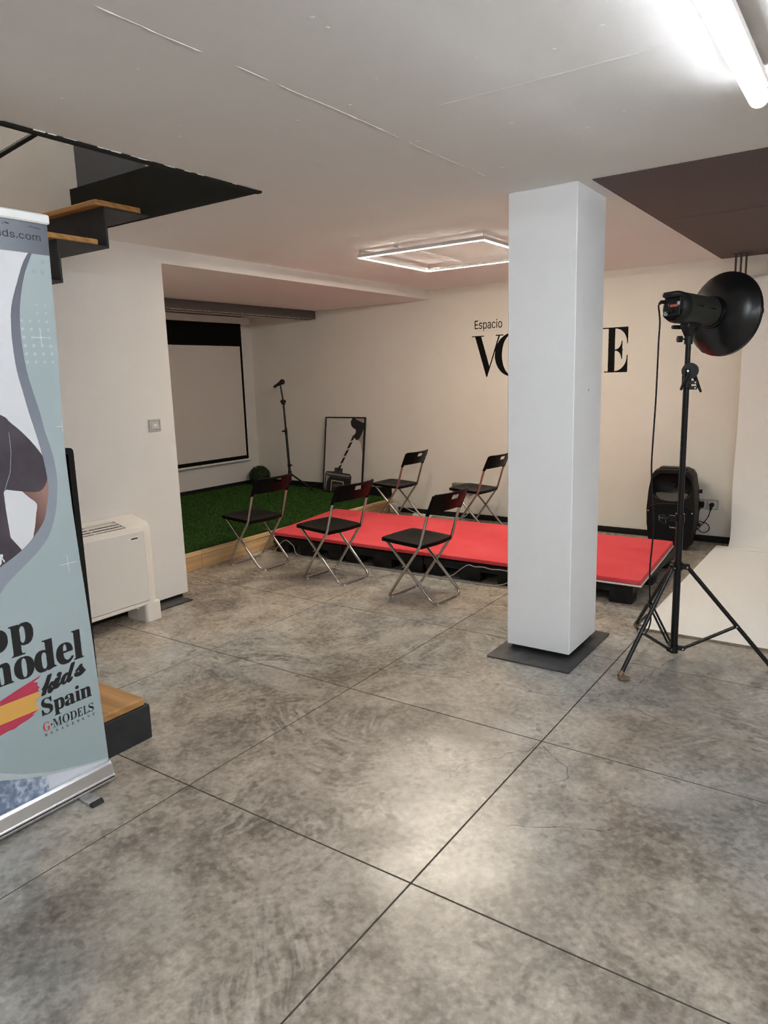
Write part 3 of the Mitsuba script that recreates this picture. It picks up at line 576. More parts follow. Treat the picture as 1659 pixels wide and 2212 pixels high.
# ---------------------------------------------------------------- folding chairs
def chair_parts():
    out = {}
    z = lambda a: 0.444 + a*(0.02/0.344)
    def seat(u, v):
        p, q = 2*u-1, 2*v-1
        s_, t_ = p*math.sqrt(1-0.16*q*q/2), q*math.sqrt(1-0.16*p*p/2)
        a = -0.185*s_*(1.0+0.07*(1-t_*t_)*(s_ > 0)); b = 0.199*t_
        dish = 0.010*max(0, 1-(s_/0.85)**2)*max(0, 1-(t_/0.85)**2)
        return (a, b, z(a)+0.002-dish-0.004*abs(s_*t_)**8)
    top = shell(seat, 18, 18, -0.014); sk = []
    ring = [seat(u, 0.0) for u in np.linspace(0, 1, 19)] + [seat(1, v) for v in np.linspace(0, 1, 19)][1:] + [seat(u, 1) for u in np.linspace(1, 0, 19)][1:] + [seat(0, v) for v in np.linspace(1, 0, 19)][1:-1]
    ring = np.array(ring); inn = ring*[0.965, 0.965, 1]; n = len(ring)
    V = np.vstack([ring-[0, 0, 0.001], ring-[0, 0, 0.026], inn-[0, 0, 0.026], inn-[0, 0, 0.004]]); F = []
    for i in range(n):
        k = (i+1) % n
        for a, b in ((0, 1), (1, 2), (2, 3)): F += [(a*n+i, b*n+i, b*n+k), (a*n+i, b*n+k, a*n+k)]
    out['seat'] = (join(top, trimesh.Trimesh(V, F, process=False)), 'mat_chair_plastic', 35)
    S = np.r_[np.linspace(0, 0.39, 9), np.linspace(0.39, 0.61, 5)[1:], np.linspace(0.61, 1, 9)[1:]]; W = np.array([0, 0.15, 0.3, 0.45, 0.54, 0.62, 0.77, 0.92, 1.0])
    def back(u, v):
        s_ = 2*u-1; a = -0.247 + (-0.307+0.247)*v - 0.048*(1-s_*s_); zz = 0.672+0.006*(1-s_*s_) + (0.800-0.672)*v - 0.006*(1-s_*s_)*v
        return (a, 0.213*s_, zz)
    pl = shell(lambda u, v: back(u, v), S, W, 0.007, lambda i, j: not (8 <= i < 12 and 5 <= j < 7))
    sl = [hull(np.vstack([np.asarray(move(trimesh.creation.cylinder(radius=0.0145, height=0.003, sections=14), x, sg*0.202, zz).vertices) for x, zz in ((-0.2415, 0.655), (-0.305, 0.797))])) for sg in (-1, 1)]
    tp = sweep([back(u, 1.0) for u in np.linspace(0.02, 0.98, 15)], 0.0085, 8)
    out['backrest'] = (join([pl, tp] + sl), 'mat_chair_plastic', 35)
    r = 0.0105
    up = [(-0.3035, 0.792), (-0.2420, 0.655), (-0.176, 0.440), (-0.163, 0.415), (0.127, r+0.004)]
    path = fillet([(x, -0.2015, zz) for x, zz in up] + [(x, 0.2015, zz) for x, zz in up[::-1]], 0.055, 7)
    out['back_frame'] = (sweep(path, r, 12), 'mat_chrome', 40)
    up = [(0.145, 0.432), (-0.265, r+0.004)]; w_ = 0.178
    path = fillet([(up[0][0], -w_, up[0][1]), (up[1][0], -w_, up[1][1]), (up[1][0], w_, up[1][1]), (up[0][0], w_, up[0][1])], 0.06, 8)
    out['seat_frame'] = (sweep(path, r, 12), 'mat_chrome', 40)
    out['pivot'] = (join([rod((-0.021, sg*0.168, 0.262), (-0.021, sg*0.212, 0.262), 0.004, 8) for sg in (-1, 1)]), 'mat_chrome', False)
    for k, (x, y) in enumerate(((0.127, -0.145), (0.127, 0.145), (-0.265, -0.125), (-0.265, 0.125))):
        out['foot_cap' + (f'_{k:03d}' if k else '')] = (move(lathe([(0, 0), (0.008, 0), (0.009, 0.004), (0.009, 0.009), (0, 0.009)], 12), x, y, 0), 'mat_white_cap', 40)
    return out
CP = {k: mikit.ply(m, b, smooth=s) for k, (m, b, s) in chair_parts().items()}
for lab, grp, x, y, th_ in (
    ('black folding chair with chrome legs before the red platform, nearest the pillar', 'folding chairs before the red platform', -1.631, 2.658, -0.069),
    ('black folding chair with chrome legs before the red platform, middle of its row of three', 'folding chairs before the red platform', -2.518, 2.727, -0.082),
    ('black folding chair with chrome legs standing at the pine edge of the turf stage', 'folding chairs before the red platform', -3.401, 2.741, -0.047),
    ('black folding chair behind the red platform, nearer the framed poster', 'folding chairs behind the red platform', -3.312, 4.877, -0.007),
    ('black folding chair behind the red platform, half hidden by the pillar', 'folding chairs behind the red platform', -2.350, 4.922, -0.051)):
    t = tag(numbered('folding_chair'), lab, 'chair', grp)
    M = T().translate([x, y, 0.0]) @ T().rotate([0, 0, 1], 180+math.degrees(th_))
    for k, d in CP.items(): scene[f'{t}__{k}'] = {**d, 'to_world': M}

GLYPHS = {
    'fT': '189:0 203,188 203,188 142,171 142,166 163,160 175,151 184,141 189,127 193,123 192,123 26,126 17,131 11,142 8,151 8,151 0,36 0,36 8,45 8,56 12,61 17,64 25,65 192,61 193,47 189,33 180,23 164,18 142,0 142',
    'fo': '150:3 65,6 93,16 115,33 132,47 139,60 142,96 141,117 132,131 119,136 112,141 102,146 84,146 54,142 38,136 26,128 15,119 7,109 1,92 -4,53 -3,44 0,29 9,16 23,9 36,5 49;57 85,58 36,61 20,64 13,69 8,77 6,85 11,91 26,93 44,93 91,89 118,84 128,75 133,69 131,65 127,60 114',
    'fp': '166:3 -62,3 -55,13 -53,18 -44,18 120,14 129,4 132,4 139,69 139,70 132,74 136,88 142,118 142,133 136,145 125,150 118,157 103,161 85,160 50,156 35,149 20,143 12,133 3,116 -4,87 -4,71 3,71 -36,73 -45,76 -51,81 -53,93 -55,93 -62;72 29,79 17,88 13,99 20,106 40,108 59,106 99,102 113,92 123,87 123,81 120,71 105',
    'fm': '248:3 0,3 7,13 9,18 17,18 121,14 129,3 132,4 139,70 139,71 131,81 138,93 142,120 142,133 138,145 126,157 136,169 141,200 142,208 140,215 136,224 126,228 116,230 104,230 19,232 13,235 9,244 7,244 0;150 106,152 13,155 9,166 7,173 9,178 19,178 105,175 116,170 120,161 118;70 104,71 16,73 11,83 7,93 9,98 17,98 108,96 115,91 120,87 120,80 117',
    'fd': '165:4 53,4 80,7 96,16 117,28 131,41 139,52 142,78 142,95 136,94 186,87 194,74 196,74 203,148 203,148 23,151 16,163 12,163 5,137 3,108 -4,95 -4,94 4,84 -2,77 -4,44 -3,31 3,17 17,9 32;59 47,61 31,68 17,76 13,83 16,90 23,95 35,95 107,92 116,86 122,78 125,74 124,66 118,60 102,58 89',
    'fe': '134:4 56,4 83,10 105,19 120,29 130,42 138,56 142,85 142,97 139,111 131,120 121,126 110,131 90,131 74,57 73,58 58,62 42,68 30,77 23,88 19,93 20,105 26,115 38,127 38,132 33,126 22,117 12,99 0,85 -4,53 -4,36 2,24 12,15 23,7 41;60 118,57 86,85 86,84 115,80 126,76 131,72 132,70 131,63 125',
    'fl': '89:3 7,13 9,18 17,18 187,13 195,4 196,4 203,71 203,71 21,72 16,76 9,85 7,85 0,3 0',
    'fS': '174:14 70,33 70,40 46,46 34,61 16,68 12,83 7,92 7,107 13,114 20,119 32,119 47,116 54,107 65,101 69,59 89,42 100,30 111,20 128,18 136,17 155,19 167,25 181,30 188,44 200,58 206,67 208,98 208,133 200,137 203,138 208,157 208,156 142,139 142,134 158,123 177,112 188,94 197,82 198,71 194,62 184,58 171,60 160,63 153,70 146,80 140,117 123,139 111,158 92,165 72,165 47,162 36,157 26,145 12,126 1,106 -4,66 -4,37 4,32 -5,14 -5',
    'fa': '154:4 22,4 34,7 44,14 54,20 59,44 72,84 86,84 112,82 120,76 129,66 132,57 130,52 125,52 121,60 107,60 99,58 94,52 88,44 85,25 85,16 89,10 99,10 112,12 118,21 129,35 137,49 141,92 142,113 137,126 128,132 118,136 101,136 19,149 18,152 13,143 3,128 -4,100 -4,91 0,85 8,74 1,61 -3,32 -4,17 1,9 9;58 44,60 23,67 16,75 19,84 29,83 72,72 67,63 57',
    'fi': '89:3 7,13 9,18 17,18 122,15 129,4 131,4 138,71 139,71 21,72 16,76 9,85 7,85 0,3 0|18 177,18 191,20 196,26 203,35 207,55 207,61 205,68 199,72 191,72 177,69 171,63 165,56 162,31 163,21 171',
    'fn': '170:3 0,3 7,13 9,18 17,18 121,14 129,3 132,4 139,71 139,71 133,73 132,78 136,90 141,122 142,136 137,143 131,148 123,151 114,153 98,153 17,158 9,167 7,167 0;71 105,73 13,76 9,89 7,97 11,100 20,100 105,97 116,92 120,88 120,80 116',
    'sk': '163:-1 -2,2 6,4 8,23 44,13 53,12 56,13 61,26 72,49 99,69 132,92 175,95 178,104 180,122 181,132 183,137 182,141 176,140 171,86 68,89 67,94 69,107 88,119 97,125 99,139 99,150 94,156 86,157 73,154 66,148 60,141 57,130 57,125 59,119 64,115 60,123 53,127 46,128 33,130 33,135 39,138 40,144 39,151 31,152 28,151 24,137 10,121 -2,103 -9,92 -9,81 -4,74 5,72 11,72 19,75 29,83 42,74 44,71 41,51 1,45 -6,6 -9,3 -8',
    'si': '103:60 117,60 126,63 133,72 142,80 145,91 145,97 143,105 136,108 128,108 122,105 114,96 105,88 102,76 102,70 104,62 112|9 11,9 24,18 45,10 53,9 56,10 60,24 72,24 74,45 96,60 98,75 98,76 99,92 98,96 92,95 87,62 28,64 26,77 39,82 40,85 39,92 32,93 29,92 23,65 -1,58 -5,45 -9,31 -9,20 -5,12 3',
    'sd': '181:0 23,1 37,7 52,18 66,29 77,40 85,60 95,75 99,94 99,108 93,151 174,156 179,192 183,198 182,201 179,202 174,198 165,119 24,119 22,121 22,139 39,142 40,147 39,155 31,156 28,155 24,133 4,117 -6,106 -9,97 -9,84 -5,74 5,58 -5,44 -9,34 -9,22 -6,12 0,5 8;46 20,45 14,49 13,58 18,71 31,85 52,93 68,94 77,90 77,83 73,73 63,51 33',
    'ss': '105:-5 14,-5 23,-3 29,6 38,12 40,20 40,26 38,34 28,37 29,41 48,41 59,39 59,27 46,21 44,18 45,10 53,9 56,10 60,46 93,50 101,54 105,60 108,69 107,73 103,75 98,74 92,69 85,80 68,84 57,86 45,90 43,98 35,99 32,98 28,85 15,66 0,56 -5,42 -9,20 -9,11 -6,1 2',
    'cG': '227:15 95,18 131,29 159,51 185,65 195,83 203,108 208,129 207,166 195,180 195,192 208,192 137,173 171,159 185,143 194,129 198,110 198,86 188,75 173,66 148,62 88,68 51,81 24,101 9,112 6,136 6,148 10,154 19,156 63,151 76,141 80,126 81,126 89,220 89,220 81,205 79,197 68,195 12,164 1,136 -4,106 -4,77 3,55 15,35 35,22 59',
    'cM': '283:9 0,9 8,20 9,32 15,37 33,36 181,29 192,10 196,10 203,80 203,139 64,145 64,148 71,203 203,273 203,273 196,261 194,252 189,247 174,248 23,256 10,272 8,272 0,180 0,180 8,194 10,203 16,206 28,205 177,199 176,126 0,123 0,51 172,44 173,44 29,51 12,72 8,73 0',
    'cO': '235:15 95,19 133,37 169,48 181,69 196,108 208,148 204,183 185,199 168,212 145,220 106,218 79,212 59,195 31,179 16,154 2,122 -5,102 -4,80 2,46 24,24 56;63 82,66 56,72 38,81 22,93 11,113 5,130 6,144 11,155 21,163 36,169 56,172 78,172 124,163 164,154 181,145 190,130 197,107 198,94 194,79 182,70 164,64 140',
    'cD': '221:10 196,10 203,115 203,155 193,179 177,198 149,206 115,203 68,198 52,187 33,165 14,130 2,12 0,12 8,29 11,36 26,36 175,29 192;78 28,80 18,86 12,111 11,125 15,144 30,156 60,160 108,155 148,143 175,129 187,113 193,89 193,81 189,79 183',
    'cE': '197:9 0,10 8,20 8,33 15,37 32,36 178,29 192,10 196,10 203,175 203,175 143,167 169,158 180,147 186,122 192,89 192,80 186,79 110,98 110,115 116,127 134,133 154,133 53,126 79,117 92,97 99,80 99,79 22,83 15,95 12,125 13,143 17,170 34,186 64,189 64,177 0',
    'cL': '191:10 0,10 8,29 12,36 26,36 178,29 192,10 196,10 203,109 203,109 196,90 194,82 189,79 181,80 20,86 14,96 12,125 13,145 18,166 32,176 47,185 68,188 69,177 1',
    'cS': '174:22 70,26 68,38 33,60 12,75 7,100 7,111 11,122 20,127 32,127 47,122 58,108 69,57 95,38 111,26 136,26 162,38 188,60 204,90 208,126 199,140 199,146 208,149 208,148 142,131 177,120 188,102 197,82 199,68 196,54 185,50 171,52 160,62 146,131 111,150 92,157 72,157 47,144 19,130 7,104 -3,74 -4,45 5,31 5,22 -5',
    'cA': '195:-1 8,11 11,25 33,94 207,97 208,170 35,180 15,195 8,195 0,105 0,105 8,121 10,130 20,115 59,43 59,32 32,30 20,32 14,41 9,54 8,54 0,-1 0;75 140,49 72,110 73,82 141',
    'cN': '221:11 0,11 8,24 9,33 14,37 28,37 173,19 194,11 196,11 203,68 203,172 76,178 77,177 180,169 192,151 196,151 203,211 203,211 196,194 193,186 180,185 -5,179 -1,51 155,45 154,45 25,53 11,71 8,71 0',
    'cT': '189:8 203,180 203,180 142,170 171,159 184,135 193,115 192,115 26,123 11,143 8,143 0,44 0,44 8,64 12,72 25,73 192,53 193,31 185,17 168,8 142',
}

# ---------------------------------------------------------------- studio flash on its stand
PX, PY = 0.258, 2.358
t = tag('light_stand', 'tall black tripod light stand carrying the studio flash, right of the pillar', 'light stand')
obj('lower_tube', rod((PX, PY, 0.035), (PX, PY, 0.815), 0.0195, 20), 'mat_black_gloss', t, smooth=40)
obj('upper_tube', rod((PX, PY, 0.80), (PX, PY, 1.60), 0.0155, 20), 'mat_black_gloss', t, smooth=40)
obj('top_tube', rod((PX, PY, 1.59), (PX, PY, 1.735), 0.0135, 20), 'mat_black_gloss', t, smooth=40)
obj('collar', join(disc((PX, PY, 0.775), (0, 0, 1), 0.0245, 0.05), box(PX-0.055, PX-0.01, PY-0.03, PY-0.008, 0.785, 0.815, 0.004)), 'mat_black_gloss', t)
obj('collar_knob', join(rod((PX-0.05, PY-0.02, 0.80), (PX-0.085, PY-0.035, 0.80), 0.005), disc((PX-0.072, PY-0.03, 0.80), (-0.9, -0.4, 0), 0.016, 0.03), box(PX-0.088, PX-0.064, PY-0.045, PY-0.03, 0.77, 0.80, 0.004)), 'mat_black_gloss', t)
obj('chrome_ring', disc((PX, PY, 1.728), (0, 0, 1), 0.0155, 0.006), 'mat_chrome', t)
HZ = 0.525
obj('hub', join(disc((PX, PY, HZ-0.015), (0, 0, 1), 0.026, 0.045), *[rot(box(PX+0.01, PX+0.062, PY-0.013, PY+0.013, HZ-0.010, HZ+0.022, 0.004), a, [0, 0, 1], (PX, PY, 0)) for a in (10, 130, 250)]), 'mat_black_gloss', t)
obj('base_hub', join(disc((PX, PY, 0.028), (0, 0, 1), 0.024, 0.045), *[rot(box(PX+0.01, PX+0.058, PY-0.012, PY+0.012, 0.045, 0.070, 0.004), a, [0, 0, 1], (PX, PY, 0)) for a in (10, 130, 250)]), 'mat_black_gloss', t)
for a, L in ((10, 0.485), (130, 0.495), (250, 0.483)):
    c, s = math.cos(math.radians(a)), math.sin(math.radians(a)); D = np.array([c, s, 0]); C = np.array([PX, PY, 0])
    top, ft = C+D*0.050+[0, 0, HZ+0.004], C+D*L+[0, 0, 0.014]
    leg = obj('leg', rod(top, ft, 0.0115, 14), 'mat_black_gloss', t, smooth=40)
    if a == 10:
        obj('foot', move(trimesh.creation.icosphere(2, 0.014), *(C+D*L+[0, 0, 0.015])), 'mat_rubber', leg)
    else:
        q = rod(top+(ft-top)*0.955, ft+[0, 0, 0.002], 0.0145, 14); fl_ = np.random.default_rng(a)
        g = trimesh.creation.icosphere(2, 1.0); v = np.asarray(g.vertices); g.vertices = v*[0.03, 0.022, 0.012]*(0.75+0.5*fl_.random((len(v), 1))) + (ft + [0.022, -0.004, -0.001])
        obj('tape', join(q, g), 'mat_tape', leg, label='crumpled brown tape around the foot')
    m = top+(ft-top)*0.60
    P_ = np.array([-s, c, 0])*0.010
    obj('brace', join(rod(C+D*0.048+[0, 0, 0.058]+P_, m+P_, 0.0062, 10), rod(C+D*0.048+[0, 0, 0.058]-P_, m-P_, 0.0062, 10)), 'mat_black_gloss', t, smooth=40)
    dsp = np.array([-s, c, 0]); ms = []
    for q in (top, m, C+D*0.048+[0, 0, 0.058]):
        ms.append(rod(q-dsp*0.0175, q+dsp*0.0175, 0.0045, 10))
    obj('rivet', join(ms), 'mat_rivet', t)
# boom clamp on the pole
cx, cz = PX, 1.584
view = np.array([0.30, -0.95, 0.0]); view /= np.linalg.norm(view); side = np.array([0.95, 0.30, 0])
t2 = tag('boom_clamp', 'round black clamp with two levers on the pole of the light stand', 'clamp')
obj('sleeve', disc((PX, PY, 1.505), (0, 0, 1), 0.0235, 0.085), 'mat_black_satin', t2)
cc = np.array([PX, PY, cz+0.004])+side*0.012
obj('disc', disc(cc+view*0.020, view, 0.0415, 0.016, 32), 'mat_black_satin', t2)
obj('disc', disc(cc-view*0.012+side*0.006, -view, 0.041, 0.022, 32), 'mat_black_satin', t2)
obj('core', disc(cc-view*0.02, view, 0.030, 0.05), 'mat_black_plastic', t2)
lv = cc+view*0.037-side*0.012
obj('lever', sweep([lv+[0, 0, 0.012], lv+[0, 0, -0.02], lv-side*0.030+[0, 0, -0.098]], [0.012, 0.012, 0.0065], 12), 'mat_black_satin', t2)
lv2 = cc-view*0.03+side*0.030
obj('lever', sweep([lv2+[0, 0, 0.01], lv2+[0, 0, -0.03], lv2+side*0.034+[0, 0, -0.112]], [0.010, 0.011, 0.006], 12), 'mat_black_satin', t2)
obj('bolt', disc(cc+view*0.040-side*0.012, view, 0.0055, 0.010), 'mat_rivet', t2)
for z_ in (1.528, 1.500):
    c0 = np.array([PX, PY, z_])
    o = obj('ear', hull([c0+side*a+view*b+[0, 0, h] for a in (0.01, 0.052) for b in (0.004, 0.020) for h in (-0.009, 0.009)]), 'mat_black_plastic', t2)
    obj('screw', disc(c0+side*0.041+view*0.019, view, 0.004, 0.004), 'mat_rivet', o)

# flash head: local +z = the way the light points, then turned and moved
HC = np.array([0.275, 2.352, 1.897]); ax = np.array([math.cos(math.radians(62)), math.sin(math.radians(62)), -0.085]); ax /= np.linalg.norm(ax)
hx = np.cross([0, 0, 1.0], ax); hx /= np.linalg.norm(hx); hy = np.cross(ax, hx)   # hx left of the axis, hy up
def hd(m):
    v = np.asarray(m.vertices); return trimesh.Trimesh(HC + v[:, :1]*hx + v[:, 1:2]*hy + v[:, 2:]*ax, np.asarray(m.faces), process=False)
t = tag('studio_flash', 'gray cylindrical studio flash head with a lit orange display on the light stand', 'studio light')
obj('body', hd(lathe([(0, -0.105), (0.076, -0.105), (0.0775, -0.098), (0.0765, 0.02), (0.074, 0.12), (0.071, 0.128), (0, 0.128)], 48)), 'mat_flash_body', t, smooth=35)
obj('rear_cap', hd(lathe([(0, -0.150), (0.055, -0.150), (0.068, -0.144), (0.0775, -0.128), (0.0785, -0.104), (0.0775, -0.098), (0, -0.098)], 48)), 'mat_flash_dark', t, smooth=35)
obj('front_ring', hd(lathe([(0.05, 0.124), (0.080, 0.124), (0.083, 0.132), (0.083, 0.150), (0.078, 0.156), (0.05, 0.156)], 48)), 'mat_black_gloss', t, smooth=35)
hh = [(0.042, 0.050, -0.115), (0.042, 0.060, -0.160), (0.024, 0.054, -0.186), (-0.024, 0.054, -0.186), (-0.042, 0.060, -0.160), (-0.042, 0.050, -0.115)]
obj('handle', hd(join(sweep(fillet(hh, 0.03, 6), 0.0145, 12), box(-0.040, 0.040, 0.046, 0.062, -0.172, -0.128, 0.005))), 'mat_flash_dark', t, smooth=40)
cp = obj('control_panel', hd(box(-0.050, 0.050, -0.045, 0.046, -0.156, -0.149, 0.002)), 'mat_flash_dark', t)
obj('display', hd(box(-0.038, 0.012, -0.003, 0.010, -0.1585, -0.1555)), 'mat_orange', cp, label='orange display')
for k in range(4):
    obj('digit', hd(meshkit.text_mesh('8888'[k], 0.006, 0.0006).apply_transform(np.diag([-1, 1, -1, 1])).apply_translation((0.004-0.0105*k, 0.001, -0.1586))), 'mat_white_cap', cp)
obj('socket', hd(box(-0.049, -0.034, 0.004, 0.022, -0.163, -0.155, 0.002)), 'mat_silver_plastic', cp)
obj('switch', hd(box(0.018, 0.038, -0.004, 0.018, -0.160, -0.155, 0.002)), 'mat_black_gloss', cp)
obj('knob', hd(move(lathe([(0, 0), (0.009, 0), (0.009, 0.012), (0, 0.012)], 16), -0.008, -0.024, -0.168)), 'mat_black_gloss', cp)
obj('knob', hd(move(lathe([(0, 0), (0.009, 0), (0.009, 0.012), (0, 0.012)], 16), 0.012, -0.026, -0.168)), 'mat_black_gloss', cp)
obj('fuse', hd(box(0.022, 0.044, -0.044, -0.022, -0.160, -0.155, 0.002)), 'mat_silver_plastic', cp)
vs = []
for a in np.arange(200, 325, 9.5):
    c, s = math.cos(math.radians(a)), math.sin(math.radians(a))
    vs.append(rot(box(0.050, 0.0685, -0.0022, 0.0022, -0.1535, -0.144), a, [0, 0, 1]))
obj('vent', hd(join(vs)), 'mat_deep_black', t)
obj('plug', hd(sweep([(0.052, 0.028, -0.150), (0.058, 0.026, -0.172), (0.062, 0.014, -0.180)], [0.010, 0.009, 0.006], 10)), 'mat_cable_black', t)
def side_mark(z, up, w_, h_):
    b = box(0, w_, -h_/2, h_/2, 0, 0.0006); v = np.asarray(b.vertices).copy(); v[:, 0] += 0.3*v[:, 1]
    a = (v[:, 1]+up)/0.0766; r = 0.0766+v[:, 2]
    return trimesh.Trimesh(HC + (-np.cos(a)*r)[:, None]*hx + (np.sin(a)*r)[:, None]*hy + (z+v[:, 0])[:, None]*ax, np.asarray(b.faces), process=False)
obj('lettering', join([side_mark(-0.072+0.0095*k, 0.011+(-0.002 if k == 5 else 0), 0.0068, (0.010, 0.012, 0.015, 0.010, 0.010, 0.013)[k]) for k in range(6)]), 'mat_lettering', t)
obj('lettering', join([side_mark(0.030+0.0062*k, 0.004, 0.0048, 0.005) for k in range(8) if k != 1]), 'mat_lettering', t)
# bracket between head and pole
obj('bracket', join(hd(box(-0.030, 0.030, -0.098, -0.070, -0.055, 0.045, 0.006)), disc((PX, PY, 1.725), (0, 0, 1), 0.021, 0.05), hull(np.vstack([np.asarray(disc((PX, PY, 1.765), (0, 0, 1), 0.021, 0.012).vertices), np.asarray(hd(box(-0.024, 0.024, -0.100, -0.080, -0.045, 0.035)).vertices)]))), 'mat_flash_dark', t)
k0 = np.array([PX, PY, 1.752]); kd = -np.array([FWD[1], -FWD[0], 0]); kd /= np.linalg.norm(kd)
obj('clamp_knob', join(rod(k0, k0+kd*0.05, 0.004), *[disc(k0+kd*0.035+np.array([0, 0, 0.008*math.sin(a)])+0.008*math.cos(a)*np.array([kd[1], -kd[0], 0]), kd, 0.009, 0.022, 12) for a in np.linspace(0, 2*PI, 6, endpoint=False)]), 'mat_black_satin', t)
obj('tilt_lever', hd(sweep([(0.02, -0.085, -0.02), (0.045, -0.088, -0.035), (0.055, -0.090, -0.075)], [0.011, 0.011, 0.010], 12)), 'mat_flash_dark', t)
obj('tilt_bolt', hd(disc((-0.024, -0.100, 0.012), (-1, 0, 0), 0.011, 0.014)), 'mat_flash_dark', t)
# beauty dish
R_ = 0.214
DP = [(0.135, 0.166), (0.172, 0.185), (0.198, 0.206), (R_, 0.226)]
outer = [(0.075, 0.150), (0.088, 0.152)] + DP + [(R_+0.004, 0.230), (R_+0.004, 0.250), (R_-0.002, 0.252)]
inner = [(r-0.004, z+0.006) for r, z in DP[::-1]] + [(0.075, 0.158)]
t = tag('beauty_dish', 'large black metal dish reflector on the front of the studio flash', 'reflector')
obj('bowl', hd(lathe(outer+inner+[outer[0]], 72)), 'mat_dish', t, smooth=25)
lin = [(r-0.0046, z+0.0066) for r, z in DP[::-1]] + [(0.0755, 0.1586)]
obj('lining', hd(lathe(lin + [(r, z+0.0005) for r, z in lin[::-1]] + [lin[0]], 72)), 'mat_dish_inner', t, smooth=25)
for a in (60, 180, 300):
    m = rot(box(R_-0.004, R_+0.0075, -0.013, 0.013, 0.231, 0.253, 0.003), a, [0, 0, 1]); obj('rim_clip', hd(m), 'mat_black_satin', t)
cable('flash_cable', [(HC+hx*0.064+hy*0.010-ax*0.182).tolist(), (0.150, 2.2, 1.84), (0.148, 2.2, 1.735), (0.146, 2.2, 1.478), (0.141, 2.2, 1.286), (0.137, 2.2, 1.10), (0.146, 2.2, 0.967), (0.160, 2.2, 0.792), (0.156, 2.2, 0.66), (0.150, 2.2, 0.536), (0.143, 2.25, 0.351), (0.125, 2.36, 0.19), (0.065, 2.50, 0.06), (0.0, 2.62, 0.008), (-0.055, 2.76, 0.006), (-0.06, 3.0, 0.006)], 0.0042, 'mat_cable_black', 'black power cable hanging from the studio flash down beside its stand')

# ---------------------------------------------------------------- loudspeaker, outlet
t = tag('loudspeaker', 'big black plastic loudspeaker on the floor by the back wall, right of the red platform', 'loudspeaker')
LX, LY = -0.382, 4.925
def sect(y, sw, sh):
    P = []
    for x, z in ((-0.150, 0.0), (-0.175, 0.02), (-0.207, 0.20), (-0.213, 0.34), (-0.200, 0.52), (-0.178, 0.655), (-0.150, 0.695), (-0.10, 0.712), (0.10, 0.712), (0.150, 0.695), (0.178, 0.655), (0.200, 0.52), (0.213, 0.34), (0.207, 0.20), (0.175, 0.02), (0.150, 0.0)):
        P.append((LX+x*sw, y, 0.02+(0.345+(z-0.345)*sh)))
    return P
bodyh = hull(sect(LY+0.02, 0.985, 0.985)+sect(LY, 0.965, 0.97)+sect(LY+0.10, 1.0, 1.0)+sect(LY+0.20, 0.97, 0.995)+sect(LY+0.36, 0.62, 0.94))
ell = trimesh.creation.icosphere(4, 1.0); ell.apply_scale((0.178, 0.13, 0.135)); ell = move(ell, LX, LY-0.006, 0.575)
keepz = box(LX-0.4, LX+0.4, LY-0.4, LY+0.4, 0.475, 0.9)
horn = tm(mf(ell) ^ mf(box(LX-0.4, LX+0.4, LY-0.4, LY+0.4, 0.440, 0.690)))
obj('cabinet', sub(bodyh, horn), 'mat_speaker', t, smooth=32)
obj('horn_throat', move(rot(lathe([(0, 0), (0.022, 0), (0.016, 0.02), (0, 0.02)], 20), 90, [1, 0, 0]), LX, LY+0.120, 0.578), 'mat_black_plastic', t)
mat('mat_lip', (0.085, 0.08, 0.075), 0.6, 0.4)
def lip_pt(u, v):
    q = 2*u-1; w = math.sqrt(max(0.0, 1-q*q)); return (LX+0.172*q, LY-0.002+0.100*v*w, 0.535-0.092*w*(1-v)-0.035*v*w)
lip = shell(lip_pt, 30, 6, 0.003)
obj('horn_lip', lip, 'mat_lip', t, smooth=30)
gp = [(-0.176, 0.03), (-0.196, 0.20), (-0.199, 0.335)] + [(0.199*math.cos(math.radians(a)), 0.335+0.065*math.sin(math.radians(a))) for a in np.linspace(180, 0, 15)][1:-1] + [(0.199, 0.335), (0.196, 0.20), (0.176, 0.03)]
gm = extr(Polygon(gp).buffer(-0.004).buffer(0.004), 0.012); v = np.asarray(gm.vertices); gm = trimesh.Trimesh(np.c_[LX+v[:, 0], LY+0.006-v[:, 2], 0.02+v[:, 1]], np.asarray(gm.faces), process=False)
obj('grille', gm, 'mat_deep_black', t)
obj('grille_trim', sweep([(LX+x*1.0, LY-0.004, 0.02+z) for x, z in gp[2:-2]], 0.004, 8), 'mat_black_satin', t)
for sg in (-1, 1): obj('grille_screw', disc((LX+sg*0.188, LY-0.003, 0.345), (0, -1, 0), 0.006, 0.006), 'mat_silver_plastic', t)
obj('lettering', join([box(LX+0.004+k*0.0125, LX+0.004+k*0.0125+w_, LY-0.0072, LY-0.0060, 0.200, 0.200+h_) for k, (w_, h_) in enumerate(((0.004, 0.018), (0.008, 0.008), (0.008, 0.011), (0.008, 0.008), (0.007, 0.010), (0.008, 0.008)))]), 'mat_silver_plastic', t)
obj('handle', box(LX-0.12, LX+0.12, LY+0.05, LY+0.16, 0.722, 0.738, 0.006), 'mat_black_plastic', t)
obj('side_knob', join(disc((LX+0.20, LY+0.20, 0.515), (1, 0, 0), 0.018, 0.022), disc((LX+0.19, LY+0.20, 0.21), (1, 0, 0), 0.016, 0.03)), 'mat_black_plastic', t)
for sg in (-1, 1):
    for yy in (0.05, 0.28): obj('foot', disc((LX+sg*(0.13 if yy < 0.1 else 0.08), LY+yy, 0.0), (0, 0, 1), 0.02, 0.03), 'mat_rubber', t)
t = tag('wall_outlet', 'gray double wall outlet on the back wall beside the loudspeaker', 'outlet')
obj('plate', box(-0.305, -0.068, YB-0.010, YB, 0.302, 0.398, 0.003), 'mat_silver_plastic', t)
